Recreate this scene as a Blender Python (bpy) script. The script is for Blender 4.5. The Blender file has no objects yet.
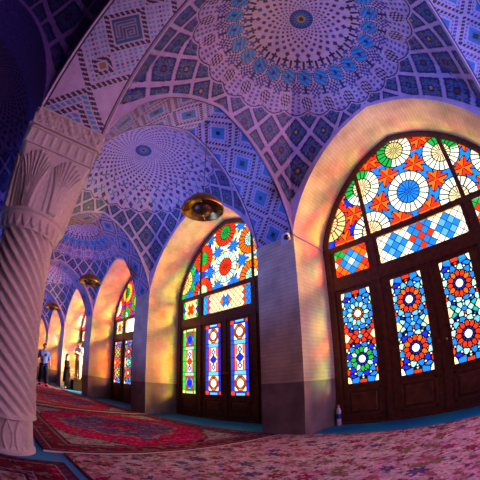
import bpy, bmesh, math, random
import numpy as np
from mathutils import Vector, Matrix

random.seed(7)
RNG = np.random.RandomState(11)
scn = bpy.context.scene
COL = scn.collection
PI = math.pi

# ------------------------------------------------------------------ dimensions (metres)
B = 4.21              # bay length along the window wall (Y)
PW = 0.745            # pier / arch band width
XW = 3.60             # face of the window wall piers
DEP = 0.96            # depth of the window niches
ZS = 2.938            # springing height
ZA = 4.566            # apex of every pointed arch
RISE = ZA - ZS
ZTOP = 5.36           # vault crown
ZD = 0.764            # dado height
Y1 = 2.767            # centre line of the first pier / near column
XC = 0.166            # column centre
HC = PW / 2
AX = (XW - (XC + HC)) / 2          # half span across the aisle
AY = (B - PW) / 2                  # half span along the wall
XM = (XW + XC + HC) / 2            # aisle middle
def cy(i): return Y1 + (i - 0.5) * B      # centre of bay i
def py(i): return Y1 + i * B              # centre of pier i (pier 0 stands opposite the near column)

GT = np.array([0, .015, .04, .1, .2, .335, .5, .67, .85, 1.0])
GZ = np.array([0, .075, .15, .285, .455, .620, .770, .880, .955, 1.0])
def g(t):             # pointed four-centred arch profile, 0 at the springing, 1 at the apex
    return np.interp(t, GT, GZ)
def _smooth():
    global GT, GZ     # cubic resample so that the curve is smooth
    t = np.linspace(0, 1, 121)
    m = np.gradient(GZ, GT)
    i = np.clip(np.searchsorted(GT, t, side='right') - 1, 0, len(GT) - 2)
    h = GT[i + 1] - GT[i]; x = (t - GT[i]) / h
    z = ((1 + 2 * x) * (1 - x) ** 2 * GZ[i] + x * (1 - x) ** 2 * h * m[i] + x * x * (3 - 2 * x) * GZ[i + 1] + x * x * (x - 1) * h * m[i + 1])
    GT, GZ = t, np.maximum.accumulate(np.clip(z, 0, 1))
_smooth()

# ------------------------------------------------------------------ helpers
def tag(o, label=None, cat=None, group=None, kind=None):
    if label: o['label'] = label
    if cat: o['category'] = cat
    if group: o['group'] = group
    if kind: o['kind'] = kind
    return o

def empty(name, loc=(0, 0, 0), rz=0.0, parent=None):
    o = bpy.data.objects.new(name, None); COL.objects.link(o)
    o.location = loc; o.rotation_euler = (0, 0, rz); o.empty_display_size = .1
    o.parent = parent
    return o

def link(name, me, mat=None, parent=None, loc=None):
    o = bpy.data.objects.new(name, me); COL.objects.link(o)
    for m in (mat if isinstance(mat, (list, tuple)) else [mat]):
        if m is not None: me.materials.append(m)
    o.parent = parent
    if loc: o.location = loc
    return o

def obj(name, bm, mat=None, parent=None, loc=None, smooth=False):
    me = bpy.data.meshes.new(name)
    bmesh.ops.recalc_face_normals(bm, faces=bm.faces[:])
    if smooth:
        for f in bm.faces: f.smooth = True
    bm.to_mesh(me); bm.free()
    return link(name, me, mat, parent, loc)

def copy_tree(o, parent=None):
    c = o.copy(); COL.objects.link(c); c.parent = parent
    for ch in list(o.children): copy_tree(ch, c)
    return c

def box(bm, x0, x1, y0, y1, z0, z1):
    v = [bm.verts.new((x, y, z)) for z in (z0, z1) for x, y in ((x0, y0), (x1, y0), (x1, y1), (x0, y1))]
    for f in ((3, 2, 1, 0), (4, 5, 6, 7), (0, 1, 5, 4), (1, 2, 6, 5), (2, 3, 7, 6), (3, 0, 4, 7)):
        bm.faces.new([v[k] for k in f])

def boxes(*bs):
    bm = bmesh.new()
    for b in bs: box(bm, *b)
    return bm

def bevel(bm, w=.01, seg=2):
    bmesh.ops.bevel(bm, geom=bm.edges[:], offset=w, segments=seg, affect='EDGES', clamp_overlap=True)
    return bm

def lathe(prof, n=32, bm=None, closed=True, cx=0, cy_=0):
    bm = bm or bmesh.new()
    rings = []
    for r, z in prof:
        rings.append([bm.verts.new((cx + r * math.cos(2 * PI * k / n), cy_ + r * math.sin(2 * PI * k / n), z)) for k in range(n)])
    for a, b in zip(rings, rings[1:]):
        for k in range(n):
            bm.faces.new((a[k], a[(k + 1) % n], b[(k + 1) % n], b[k]))
    if closed:
        bm.faces.new(rings[0][::-1]); bm.faces.new(rings[-1])
    return bm

def tube(pts, r, n=8, bm=None):
    bm = bm or bmesh.new()
    pts = [Vector(p) for p in pts]; rings = []
    for i, p in enumerate(pts):
        d = (pts[min(i + 1, len(pts) - 1)] - pts[max(i - 1, 0)]).normalized()
        a = d.cross(Vector((0, 0, 1)))
        if a.length < .05: a = d.cross(Vector((0, 1, 0)))
        a.normalize(); b = d.cross(a)
        rings.append([bm.verts.new(p + r * (math.cos(2 * PI * k / n) * a + math.sin(2 * PI * k / n) * b)) for k in range(n)])
    for x, y in zip(rings, rings[1:]):
        for k in range(n): bm.faces.new((x[k], x[(k + 1) % n], y[(k + 1) % n], y[k]))
    bm.faces.new(rings[0][::-1]); bm.faces.new(rings[-1])
    return bm

def grid_mesh(name, P, C, smooth=True, mask=None, wrap=False):
    """P (nu+1, nv+1, 3) points, C (nu, nv, 3) linear colours -> a mesh with one colour per face."""
    nu, nv = C.shape[:2]
    me = bpy.data.meshes.new(name)
    if wrap:
        P = P[:-1]; idx = np.arange(nu * (nv + 1)).reshape(nu, nv + 1); nxt = np.roll(idx, -1, 0)
    else:
        idx = np.arange((nu + 1) * (nv + 1)).reshape(nu + 1, nv + 1); nxt = idx[1:]; idx = idx[:-1] if not wrap else idx
    q = np.stack([idx[:, :-1], nxt[:, :-1], nxt[:, 1:], idx[:, 1:]], -1).reshape(-1, 4)
    col = C.reshape(-1, 3)
    pts = P.reshape(-1, 3)
    if mask is not None:
        k = mask.reshape(-1); q = q[k]; col = col[k]
        used = np.unique(q); re = np.full(len(pts), -1); re[used] = np.arange(len(used)); q = re[q]; pts = pts[used]
    me.vertices.add(len(pts)); me.vertices.foreach_set('co', pts.astype(np.float32).ravel())
    me.loops.add(q.size); me.loops.foreach_set('vertex_index', q.astype(np.int32).ravel())
    me.polygons.add(len(q)); me.polygons.foreach_set('loop_start', np.arange(0, q.size, 4, dtype=np.int32))
    try: me.polygons.foreach_set('loop_total', np.full(len(q), 4, dtype=np.int32))
    except Exception: pass
    me.polygons.foreach_set('use_smooth', np.full(len(q), smooth))
    me.update(calc_edges=True)
    at = me.attributes.new('Tint', 'FLOAT_COLOR', 'FACE')
    at.data.foreach_set('color', np.concatenate([col, np.ones((len(col), 1))], 1).astype(np.float32).ravel())
    me.validate()
    return me

def rgb(h):           # '#rrggbb' -> linear
    c = np.array([int(h[i:i + 2], 16) / 255 for i in (1, 3, 5)])
    return np.where(c <= .04045, c / 12.92, ((c + .055) / 1.055) ** 2.4)

def hsh(i, j, k=0):   # repeatable pseudo random numbers 0..1
    x = np.sin(np.asarray(i) * 127.1 + np.asarray(j) * 311.7 + k * 74.7) * 43758.5453
    return x - np.floor(x)

def vnoise(x, y, k=0):
    i, j = np.floor(x), np.floor(y); fx, fy = x - i, y - j
    fx = fx * fx * (3 - 2 * fx); fy = fy * fy * (3 - 2 * fy)
    return (hsh(i, j, k) * (1 - fx) + hsh(i + 1, j, k) * fx) * (1 - fy) + (hsh(i, j + 1, k) * (1 - fx) + hsh(i + 1, j + 1, k) * fx) * fy

def paint(C, m, c): C[m] = c

# ------------------------------------------------------------------ materials
def new_mat(name):
    m = bpy.data.materials.new(name); m.use_nodes = True
    nt = m.node_tree; nt.nodes.clear()
    out = nt.nodes.new('ShaderNodeOutputMaterial')
    return m, nt, out

def N(nt, typ, **kw):
    n = nt.nodes.new(typ)
    for k, v in kw.items():
        if k in n.inputs: n.inputs[k].default_value = v
        else: setattr(n, k, v)
    return n

def pbr(name, color, rough=.5, metal=0, bump=0, scale=20, vary=.25, coord='Object', spec=.4):
    m, nt, out = new_mat(name)
    p = N(nt, 'ShaderNodeBsdfPrincipled', Roughness=rough, Metallic=metal)
    p.inputs['Specular IOR Level'].default_value = spec
    tc = N(nt, 'ShaderNodeTexCoord'); no = N(nt, 'ShaderNodeTexNoise', Scale=scale, Detail=5.0)
    nt.links.new(tc.outputs[coord], no.inputs['Vector'])
    ra = N(nt, 'ShaderNodeValToRGB'); c = np.array(color)
    ra.color_ramp.elements[0].color = (*(c * (1 - vary)), 1); ra.color_ramp.elements[1].color = (*np.minimum(c * (1 + vary), 1), 1)
    ra.color_ramp.elements[0].position = .3; ra.color_ramp.elements[1].position = .7
    nt.links.new(no.outputs['Fac'], ra.inputs['Fac']); nt.links.new(ra.outputs['Color'], p.inputs['Base Color'])
    if bump:
        b = N(nt, 'ShaderNodeBump', Strength=bump, Distance=.01)
        nt.links.new(no.outputs['Fac'], b.inputs['Height']); nt.links.new(b.outputs['Normal'], p.inputs['Normal'])
    nt.links.new(p.outputs[0], out.inputs[0])
    return m

def tint_mat(name, rough=.35, scale=9, vary=.18, bump=0, spec=.4, sheen=0):
    m, nt, out = new_mat(name)
    p = N(nt, 'ShaderNodeBsdfPrincipled', Roughness=rough)
    p.inputs['Specular IOR Level'].default_value = spec
    if sheen: p.inputs['Sheen Weight'].default_value = sheen
    a = N(nt, 'ShaderNodeAttribute', attribute_name='Tint')
    tc = N(nt, 'ShaderNodeTexCoord'); no = N(nt, 'ShaderNodeTexNoise', Scale=scale, Detail=4.0)
    nt.links.new(tc.outputs['Object'], no.inputs['Vector'])
    mr = N(nt, 'ShaderNodeMapRange'); mr.inputs['From Min'].default_value = .3; mr.inputs['From Max'].default_value = .7
    mr.inputs['To Min'].default_value = 1 - vary; mr.inputs['To Max'].default_value = 1 + vary
    nt.links.new(no.outputs['Fac'], mr.inputs['Value'])
    mx = N(nt, 'ShaderNodeVectorMath', operation='MULTIPLY')
    nt.links.new(a.outputs['Color'], mx.inputs[0]); nt.links.new(mr.outputs['Result'], mx.inputs[1])
    nt.links.new(mx.outputs['Vector'], p.inputs['Base Color'])
    if bump:
        n2 = N(nt, 'ShaderNodeTexNoise', Scale=260.0, Detail=2.0); nt.links.new(tc.outputs['Object'], n2.inputs['Vector'])
        b = N(nt, 'ShaderNodeBump', Strength=bump, Distance=.004)
        nt.links.new(n2.outputs['Fac'], b.inputs['Height']); nt.links.new(b.outputs['Normal'], p.inputs['Normal'])
    nt.links.new(p.outputs[0], out.inputs[0])
    return m

def glass_mat(name, glow=1.0, trans=.8):
    """Coloured window glass: glowing by itself in place of daylight behind, and letting the sun through in its own colour."""
    m, nt, out = new_mat(name)
    a = N(nt, 'ShaderNodeAttribute', attribute_name='Tint')
    tc = N(nt, 'ShaderNodeTexCoord'); no = N(nt, 'ShaderNodeTexNoise', Scale=3.0, Detail=2.0)
    nt.links.new(tc.outputs['Object'], no.inputs['Vector'])
    mr = N(nt, 'ShaderNodeMapRange'); mr.inputs['To Min'].default_value = glow * .75; mr.inputs['To Max'].default_value = glow * 1.3
    nt.links.new(no.outputs['Fac'], mr.inputs['Value'])
    e = N(nt, 'ShaderNodeEmission'); nt.links.new(a.outputs['Color'], e.inputs['Color']); nt.links.new(mr.outputs['Result'], e.inputs['Strength'])  # emission put into the glass as a stand-in for backlight
    sc = N(nt, 'ShaderNodeVectorMath', operation='SCALE'); sc.inputs['Scale'].default_value = trans
    nt.links.new(a.outputs['Color'], sc.inputs[0])
    t = N(nt, 'ShaderNodeBsdfTransparent'); nt.links.new(sc.outputs['Vector'], t.inputs['Color'])
    ad = N(nt, 'ShaderNodeAddShader'); nt.links.new(e.outputs[0], ad.inputs[0]); nt.links.new(t.outputs[0], ad.inputs[1])
    nt.links.new(ad.outputs[0], out.inputs[0])
    return m

def brick_mat(name, c1, c2, mortar, bw=.24, bh=.062, rough=.75, msize=.006, blotch=.3):
    m, nt, out = new_mat(name)
    p = N(nt, 'ShaderNodeBsdfPrincipled', Roughness=rough); p.inputs['Specular IOR Level'].default_value = .25
    uv = N(nt, 'ShaderNodeUVMap', uv_map='UVMap')
    b = N(nt, 'ShaderNodeTexBrick', Scale=1.0)
    b.inputs['Color1'].default_value = (*c1, 1); b.inputs['Color2'].default_value = (*c2, 1); b.inputs['Mortar'].default_value = (*mortar, 1)
    b.inputs['Mortar Size'].default_value = msize; b.inputs['Brick Width'].default_value = bw; b.inputs['Row Height'].default_value = bh
    nt.links.new(uv.outputs['UV'], b.inputs['Vector'])
    no = N(nt, 'ShaderNodeTexNoise', Scale=3.0, Detail=6.0); nt.links.new(uv.outputs['UV'], no.inputs['Vector'])
    mr = N(nt, 'ShaderNodeMapRange'); mr.inputs['From Min'].default_value = .3; mr.inputs['From Max'].default_value = .7
    mr.inputs['To Min'].default_value = 1 - blotch; mr.inputs['To Max'].default_value = 1.0 + blotch * .4
    nt.links.new(no.outputs['Fac'], mr.inputs['Value'])
    mx = N(nt, 'ShaderNodeVectorMath', operation='MULTIPLY')
    nt.links.new(b.outputs['Color'], mx.inputs[0]); nt.links.new(mr.outputs['Result'], mx.inputs[1])
    nt.links.new(mx.outputs['Vector'], p.inputs['Base Color'])
    bp = N(nt, 'ShaderNodeBump', Strength=.35, Distance=.006); bp.invert = True
    nt.links.new(b.outputs['Fac'], bp.inputs['Height']); nt.links.new(bp.outputs['Normal'], p.inputs['Normal'])
    nt.links.new(p.outputs[0], out.inputs[0])
    return m

M_TILE = tint_mat('glazed_tile', rough=.38, vary=.15)
M_RUG = tint_mat('woven_wool', rough=.95, scale=6, vary=.22, bump=.6, spec=.03)
M_GLASS = glass_mat('stained_glass', 1.0, .8)
M_WALL = brick_mat('pale_brick', (.54, .44, .32), (.60, .49, .35), (.44, .34, .25), bw=.26, bh=.058, msize=.004)
M_DADO = brick_mat('dado_stone', (.21, .16, .15), (.25, .19, .17), (.16, .12, .115), bw=.9, bh=.9, rough=.4, msize=.004, blotch=.45)
M_STONE = pbr('carved_stone', (.48, .40, .35), rough=.55, bump=.25, scale=30, vary=.12)
M_WOOD = pbr('dark_walnut', (.085, .022, .010), rough=.38, scale=14, vary=.4)
M_WOODP = pbr('walnut_panel', (.105, .028, .012), rough=.35, scale=10, vary=.4)
M_BRASS = pbr('aged_brass', (.38, .19, .04), rough=.38, metal=1, scale=25, vary=.35)
M_BRONZE = pbr('dark_bronze', (.10, .045, .02), rough=.4, metal=.8, scale=25, vary=.3)
M_RIB = pbr('pale_moulding', (.48, .34, .44), rough=.5, vary=.1)
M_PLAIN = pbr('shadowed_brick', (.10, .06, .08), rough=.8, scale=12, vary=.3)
M_IRON = pbr('dark_iron', (.03, .025, .025), rough=.5)

# ------------------------------------------------------------------ floor
def floor_mat():
    m, nt, out = new_mat('turquoise_floor')
    p = N(nt, 'ShaderNodeBsdfPrincipled', Roughness=.6); p.inputs['Specular IOR Level'].default_value = .15
    tc = N(nt, 'ShaderNodeTexCoord')
    v = N(nt, 'ShaderNodeTexNoise', Scale=2.2, Detail=3.0); nt.links.new(tc.outputs['Object'], v.inputs['Vector'])
    ra = N(nt, 'ShaderNodeValToRGB')
    ra.color_ramp.elements[0].position = .35; ra.color_ramp.elements[0].color = (.003, .12, .36, 1)
    ra.color_ramp.elements[1].position = .66; ra.color_ramp.elements[1].color = (.004, .22, .36, 1)
    nt.links.new(v.outputs['Fac'], ra.inputs['Fac'])
    b = N(nt, 'ShaderNodeTexBrick', Scale=1.0); b.inputs['Mortar Size'].default_value = .004
    b.inputs['Brick Width'].default_value = .3; b.inputs['Row Height'].default_value = .3; b.offset = 0
    nt.links.new(tc.outputs['Object'], b.inputs['Vector'])
    mx = N(nt, 'ShaderNodeMix', data_type='RGBA'); nt.links.new(b.outputs['Fac'], mx.inputs['Factor'])
    nt.links.new(ra.outputs['Color'], mx.inputs['A']); mx.inputs['B'].default_value = (.03, .16, .24, 1)
    nt.links.new(mx.outputs['Result'], p.inputs['Base Color']); nt.links.new(p.outputs[0], out.inputs[0])
    return m
YB, YE = -3.4, py(6) + .5
XL = -3.27
tag(obj('floor', boxes((XL, XW + DEP + .3, YB, YE, -.1, 0)), floor_mat()), 'turquoise floor showing between the rugs and along the doors', 'floor', kind='structure')

# ------------------------------------------------------------------ window wall: piers, jambs and niche vaults
def window_wall():
    bm = bmesh.new(); uvl = bm.loops.layers.uv.new('UVMap')
    def quad(p, uv, mi):
        f = bm.faces.new([bm.verts.new(q) for q in p]); f.material_index = mi
        for l, c in zip(f.loops, uv): l[uvl].uv = c
    XB = XW + DEP
    for i in range(-1, 7):
        ya, yb = py(i) - PW / 2, py(i) + PW / 2
        for z0, z1, mi in ((0, ZD, 1), (ZD, ZS, 0)):
            quad([(XW, ya, z0), (XW, yb, z0), (XW, yb, z1), (XW, ya, z1)], [(ya, z0), (yb, z0), (yb, z1), (ya, z1)], mi)
            for y in (ya, yb):
                quad([(XW, y, z0), (XB, y, z0), (XB, y, z1), (XW, y, z1)], [(XW, z0), (XB, z0), (XB, z1), (XW, z1)], mi)
        quad([(XB, ya, 0), (XB, yb, 0), (XB, yb, ZS + 2.6), (XB, ya, ZS + 2.6)], [(0, 0), (1, 0), (1, 1), (0, 1)], 0)
        quad([(XW, ya, ZS), (XW, yb, ZS), (XB, yb, ZS), (XB, ya, ZS)], [(0, 0), (1, 0), (1, 1), (0, 1)], 0)
    t = np.unique(np.concatenate([np.linspace(0, .2, 12), np.linspace(.2, 1, 22)]))
    for i in range(-1, 7):
        c = cy(i)
        for sgn in (1, -1):
            y = c + sgn * AY * (1 - t); z = ZS + RISE * g(t)
            arc = np.concatenate([[0], np.cumsum(np.hypot(np.diff(y), np.diff(z)))]) + ZS
            for k in range(len(t) - 1):
                quad([(XW, y[k], z[k]), (XB, y[k], z[k]), (XB, y[k + 1], z[k + 1]), (XW, y[k + 1], z[k + 1])],
                     [(XW, arc[k]), (XB, arc[k]), (XB, arc[k + 1]), (XW, arc[k + 1])], 0)
                # outer face of the wall above the opening
                quad([(XB, y[k], z[k]), (XB, y[k + 1], z[k + 1]), (XB, y[k + 1], ZS + 2.6), (XB, y[k], ZS + 2.6)], [(0, 0), (1, 0), (1, 1), (0, 1)], 0)
    for i in (-1, 6):   # bays with no glass in view are closed by added sun-blocking panels
        quad([(XB, cy(i) - AY, 0), (XB, cy(i) + AY, 0), (XB, cy(i) + AY, ZA), (XB, cy(i) - AY, ZA)], [(0, 0), (3, 0), (3, 4), (0, 4)], 0)
    bmesh.ops.remove_doubles(bm, verts=bm.verts[:], dist=1e-4)
    return bm
tag(obj('wall_right', window_wall(), [M_WALL, M_DADO]), 'pale brick window wall of piers with grey stone dado and deep pointed niches', 'wall', kind='structure')
for nm, b, lab in (('wall_left', (XL - .1, XL, YB, YE, 0, 5.6), 'dark shadowed wall beyond the column'),
                   ('wall_back', (XL, XW + DEP + .3, YB - .1, YB, 0, 5.6), 'dark wall behind the viewpoint'),
                   ('wall_far', (XL, XW + DEP + .3, YE, YE + .1, 0, 5.6), 'end wall of the long prayer hall')):
    tag(obj(nm, boxes(b), M_PLAIN), lab, 'wall', kind='structure')
tag(obj('ceiling', boxes((XL, XW + DEP + .3, YB, YE, 5.6, 5.7)), M_PLAIN), 'flat roof slab hidden above the tiled vaults', 'ceiling', kind='structure')

# ------------------------------------------------------------------ tiled vaults
WHITE = np.array([.41, .31, .45]); PALE = np.array([.42, .31, .47]); NAVY = np.array([.018, .022, .10]); BLACK = np.array([.022, .012, .035])
BLUE = np.array([.03, .13, .46]); TEAL = np.array([.04, .28, .50]); GOLD = np.array([.50, .34, .08]); ROSE = np.array([.40, .10, .14]); DEEP = np.array([.035, .05, .22])
NSEC = 24
ZC = 3.06

def vault_points(nphi, nr):
    ac = math.atan2(AY, AX)
    seg = [(-ac, ac), (ac, PI - ac), (PI - ac, PI + ac), (PI + ac, 2 * PI - ac)]
    phi = np.linspace(0, 2 * PI, nphi + 1)
    # snap the nearest column to each corner so the corners stay sharp
    for c in (ac, PI - ac, PI + ac, 2 * PI - ac):
        phi[np.argmin(np.abs(phi - c))] = c
    s = np.linspace(0, 1, nr + 1); s = s ** .85
    cp, sp = np.cos(phi), np.sin(phi)
    rb = np.minimum(AX / np.maximum(np.abs(cp), 1e-9), AY / np.maximum(np.abs(sp), 1e-9))
    xb, yb = rb * cp, rb * sp
    onx = AX / np.maximum(np.abs(cp), 1e-9) <= AY / np.maximum(np.abs(sp), 1e-9) + 1e-9
    t = np.where(onx, 1 - np.abs(yb) / AY, 1 - np.abs(xb) / AX)
    zb = ZS + RISE * g(np.clip(t, 0, 1))
    sag = ZTOP - zb
    R = rb[:, None] * s[None]
    big = sag <= rb
    rad = (rb ** 2 + sag ** 2) / (2 * sag)
    zc = ZTOP - rad[:, None] + np.sqrt(np.maximum(rad[:, None] ** 2 - R ** 2, 0))
    ze = ZTOP - sag[:, None] * (1 - np.sqrt(np.maximum(1 - s[None] ** 2, 0)))
    Z = np.where(big[:, None], zc, ze)
    P = np.stack([R * cp[:, None], R * sp[:, None], Z], -1)
    return P

def rosette_cells(C, m, d, w, seed, dx, dy):
    """fills lattice cells (mask m) with dark floral tile; d: 0 at the centre .. 1 at the rib, w: angle in the cell"""
    petal = .5 + .5 * np.cos(8 * w)
    C[m] = DEEP * .9
    i, j = np.floor(np.maximum(np.abs(dx), np.abs(dy)) * 26), np.floor(np.minimum(np.abs(dx), np.abs(dy)) * 26)
    k = hsh(i, j, 3)
    for lo, hi, c in ((0, .30, NAVY), (.30, .46, BLACK), (.62, .74, TEAL * .55), (.74, .84, WHITE * .34), (.84, .90, GOLD * .45)):
        C[m & (k >= lo) & (k < hi)] = c
    C[m & (d > .86)] = NAVY * .8
    C[m & (d < .58) & (d > .46) & (petal > .35)] = TEAL * .55
    C[m & (d < .40) & (petal > .45)] = DEEP * 1.6
    C[m & (d < .28)] = BLACK
    b = m & (d < .16)
    C[b] = np.where(seed[b][:, None] > .7, GOLD * .8, np.where(seed[b][:, None] > .35, ROSE * .4, TEAL * .5))

def vault_colours(P, design):
    ctr = (P[:-1, :-1] + P[1:, :-1] + P[:-1, 1:] + P[1:, 1:]) / 4
    x, y, z = ctr[..., 0], ctr[..., 1], ctr[..., 2]
    r = np.hypot(x, y); phi = np.arctan2(y, x)
    th = np.arctan2(r, z - ZC); u = np.log(np.tan(th / 2))
    u0 = math.log(math.tan(math.radians(42.5) / 2)); hh = .175
    C = np.tile(WHITE, x.shape + (1,)) * 1.0
    p = phi * NSEC / (2 * PI); q = (u - u0) / (2 * hh)
    tri = np.abs(p - np.floor(p) - .5)          # .5 at the seam, 0 mid sector
    edge = q + (np.abs(np.sin(PI * (p + .5))) - .5) * -.16
    net = edge > 0
    # --- rib lattice
    a, b = p + q, p - q
    fa, fb = a - np.floor(a), b - np.floor(b)
    e = np.minimum(np.minimum(fa, 1 - fa), np.minimum(fb, 1 - fb))
    dx, dy = (fa - .5), (fb - .5)
    d = np.maximum(np.abs(dx), np.abs(dy)) * 2 / .84
    w = np.arctan2(dy, dx)
    rosette_cells(C, net & (e > .08), d, w, hsh(np.floor(a), np.floor(b)), dx, dy)
    paint(C, net & (e <= .08), PALE)
    # --- dome field
    dome = ~net
    paint(C, dome & (edge > -.05), PALE)
    paint(C, dome & (edge > -.09) & (edge <= -.05), BLACK)
    field = dome & (edge <= -.09)
    if design == 0:
        # spiral dots round the medallion
        v = np.log(np.maximum(r, .05)) * 5.6
        A = phi * 24 / (2 * PI) + v * .62; Bq = phi * 24 / (2 * PI) - v * .62
        fA, fB = A - np.floor(A) - .5, Bq - np.floor(Bq) - .5
        dot = (np.abs(fA) < .25) & (np.abs(fB) < .25)
        inner = field & (r < .70) & (r > .20)
        paint(C, inner & dot, BLACK * 1.5 + np.array([.02, 0, .03]))
        paint(C, inner & dot & (hsh(np.floor(A), np.floor(Bq), 3) > .72), DEEP)
        f = p - np.floor(p) - .5; fl = f * 2 * PI / NSEC * np.maximum(r, .1); dr = r - 1.0
        f2 = p + .5 - np.floor(p + .5) - .5; fl2 = f2 * 2 * PI / NSEC * np.maximum(r, .1)
        m = field & (r >= .70)
        lz = np.maximum(np.maximum(np.abs(fl) / .10, np.abs(dr) / .115), (np.abs(fl) + np.abs(dr)) / .15)
        chk = ((np.floor((fl + dr) / .032) + np.floor((fl - dr) / .032)) % 2) == 0
        paint(C, m & (lz < 1), BLUE * .9); paint(C, m & (lz < 1) & ((np.floor((fl * .6 + dr) / .034) % 2) == 0), TEAL)
        paint(C, m & (lz < .28), NAVY)
        paint(C, m & (lz > .98) & (lz < 1.26) & chk, BLACK)
        # radial bars and little crosses
        for off, rad0 in ((.195, .72), (-.185, 1.12)):
            rr = r - (1.0 - off)
            paint(C, m & (np.abs(fl) < .017) & (np.abs(rr) < .065), BLACK)
        for rad0, cc in ((.84, DEEP), (1.17, NAVY), (.75, BLACK)):
            q1 = np.abs(fl2); q2 = np.abs(r - rad0)
            if rad0 > 1.05:
                paint(C, m & (np.hypot(q1, q2) < .095) & (((np.floor(fl2 / .03) + np.floor((r - rad0) / .03)) % 2) == 0), cc)
            else:
                paint(C, m & (((q1 < .017) & (q2 < .055)) | ((q2 < .017) & (q1 < .055))), cc)
        # dotted outer field with dark knots
        g1, g2 = (phi * 96 / (2 * PI)), r / .052
        dots = (np.abs(g1 - np.floor(g1) - .5) < .25) & (np.abs(g2 - np.floor(g2) - .5) < .27)
        paint(C, m & (r > 1.13) & dots, DEEP * 1.4)
        kn = np.hypot(fl, (r - 1.36) * .9)
        paint(C, m & (kn < .115), WHITE); paint(C, m & (kn < .085) & (((np.floor((fl + r) / .035) + np.floor((fl - r) / .06)) % 2) == 0), BLACK)
    else:
        v = np.log(np.maximum(r, .05)) * 7.2
        A = phi * 36 / (2 * PI) + v * 1.05; Bq = phi * 36 / (2 * PI) - v * .55
        fA, fB = A - np.floor(A) - .5, Bq - np.floor(Bq) - .5
        dot = (np.abs(fA) < .26) & (np.abs(fB) < .26)
        paint(C, field & dot & (r > .16), BLACK * 1.6 + np.array([.02, 0, .03]))
        k = hsh(np.floor(A), np.floor(Bq), 5)
        paint(C, field & dot & (r > .9) & (k > .6), DEEP)
        for rad0, n_ in ((1.05, 24), (1.32, 24)):
            f = phi * n_ / (2 * PI) + (.5 if rad0 > 1.2 else 0); f = (f - np.floor(f) - .5) * 2 * PI / n_ * rad0
            dd = r - rad0
            box_ = field & (np.abs(f) + np.abs(dd) < .12)
            paint(C, box_, WHITE)
            paint(C, box_ & (np.abs(np.abs(f) - np.abs(dd)) < .022), TEAL * .7 if rad0 > 1.2 else DEEP)
            paint(C, field & (np.abs(f) + np.abs(dd) < .03), GOLD * .5)
    med = r < .18
    paint(C, med, NAVY); paint(C, med & (r < .165) & (np.cos(phi * 20) > 0), BLUE * .7); paint(C, med & (r < .125), DEEP)
    paint(C, med & (r < .12) & (np.cos(phi * 14) > .2) & (r > .08), TEAL * .7)
    paint(C, med & (r < .07), GOLD * .6); paint(C, med & (r < .035), BLACK)
    # pale rim where the vault meets the arches
    rbx = np.minimum(AX - np.abs(x), AY - np.abs(y))
    paint(C, (rbx < .028) & net, PALE)
    return C

PV = vault_points(768, 230)
VA = grid_mesh('vault_rosette', PV, vault_colours(PV, 0))
VB = grid_mesh('vault_spiral', PV, vault_colours(PV, 1))
VC = grid_mesh('vault_shaded', PV, vault_colours(PV, 1) * np.array([.42, .30, .60]))  # shade of the next aisle is put into these tile colours
def vault(name, me, x, y, lab):
    o = bpy.data.objects.new(name, me); COL.objects.link(o); o.location = (x, y, 0)
    if not me.materials: me.materials.append(M_TILE)
    return tag(o, lab, 'ceiling vault', kind='structure')
vault('ceiling_1', VA, XM, cy(0), 'tiled dome vault with a ring of blue lozenges over the nearest window')
vault('ceiling_2', VB, XM, cy(1), 'tiled dome vault with swirling dark dots behind the near brass lamp')
for k, lab in ((2, 'third tiled vault seen through the second blue arch'), (3, 'fourth tiled vault beyond the third arch'),
               (4, 'fifth tiled vault near the end of the hall'), (5, 'last tiled vault at the far end of the hall')):
    vault('ceiling_%d' % (k + 1), VA if k % 2 == 0 else VB, XM, cy(k), lab)
XM2 = XC - HC - AX
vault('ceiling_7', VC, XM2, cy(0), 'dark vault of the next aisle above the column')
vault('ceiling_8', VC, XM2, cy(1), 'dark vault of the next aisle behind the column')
vault('ceiling_9', VB, XM, cy(-1), 'tiled vault behind the viewpoint')

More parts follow.
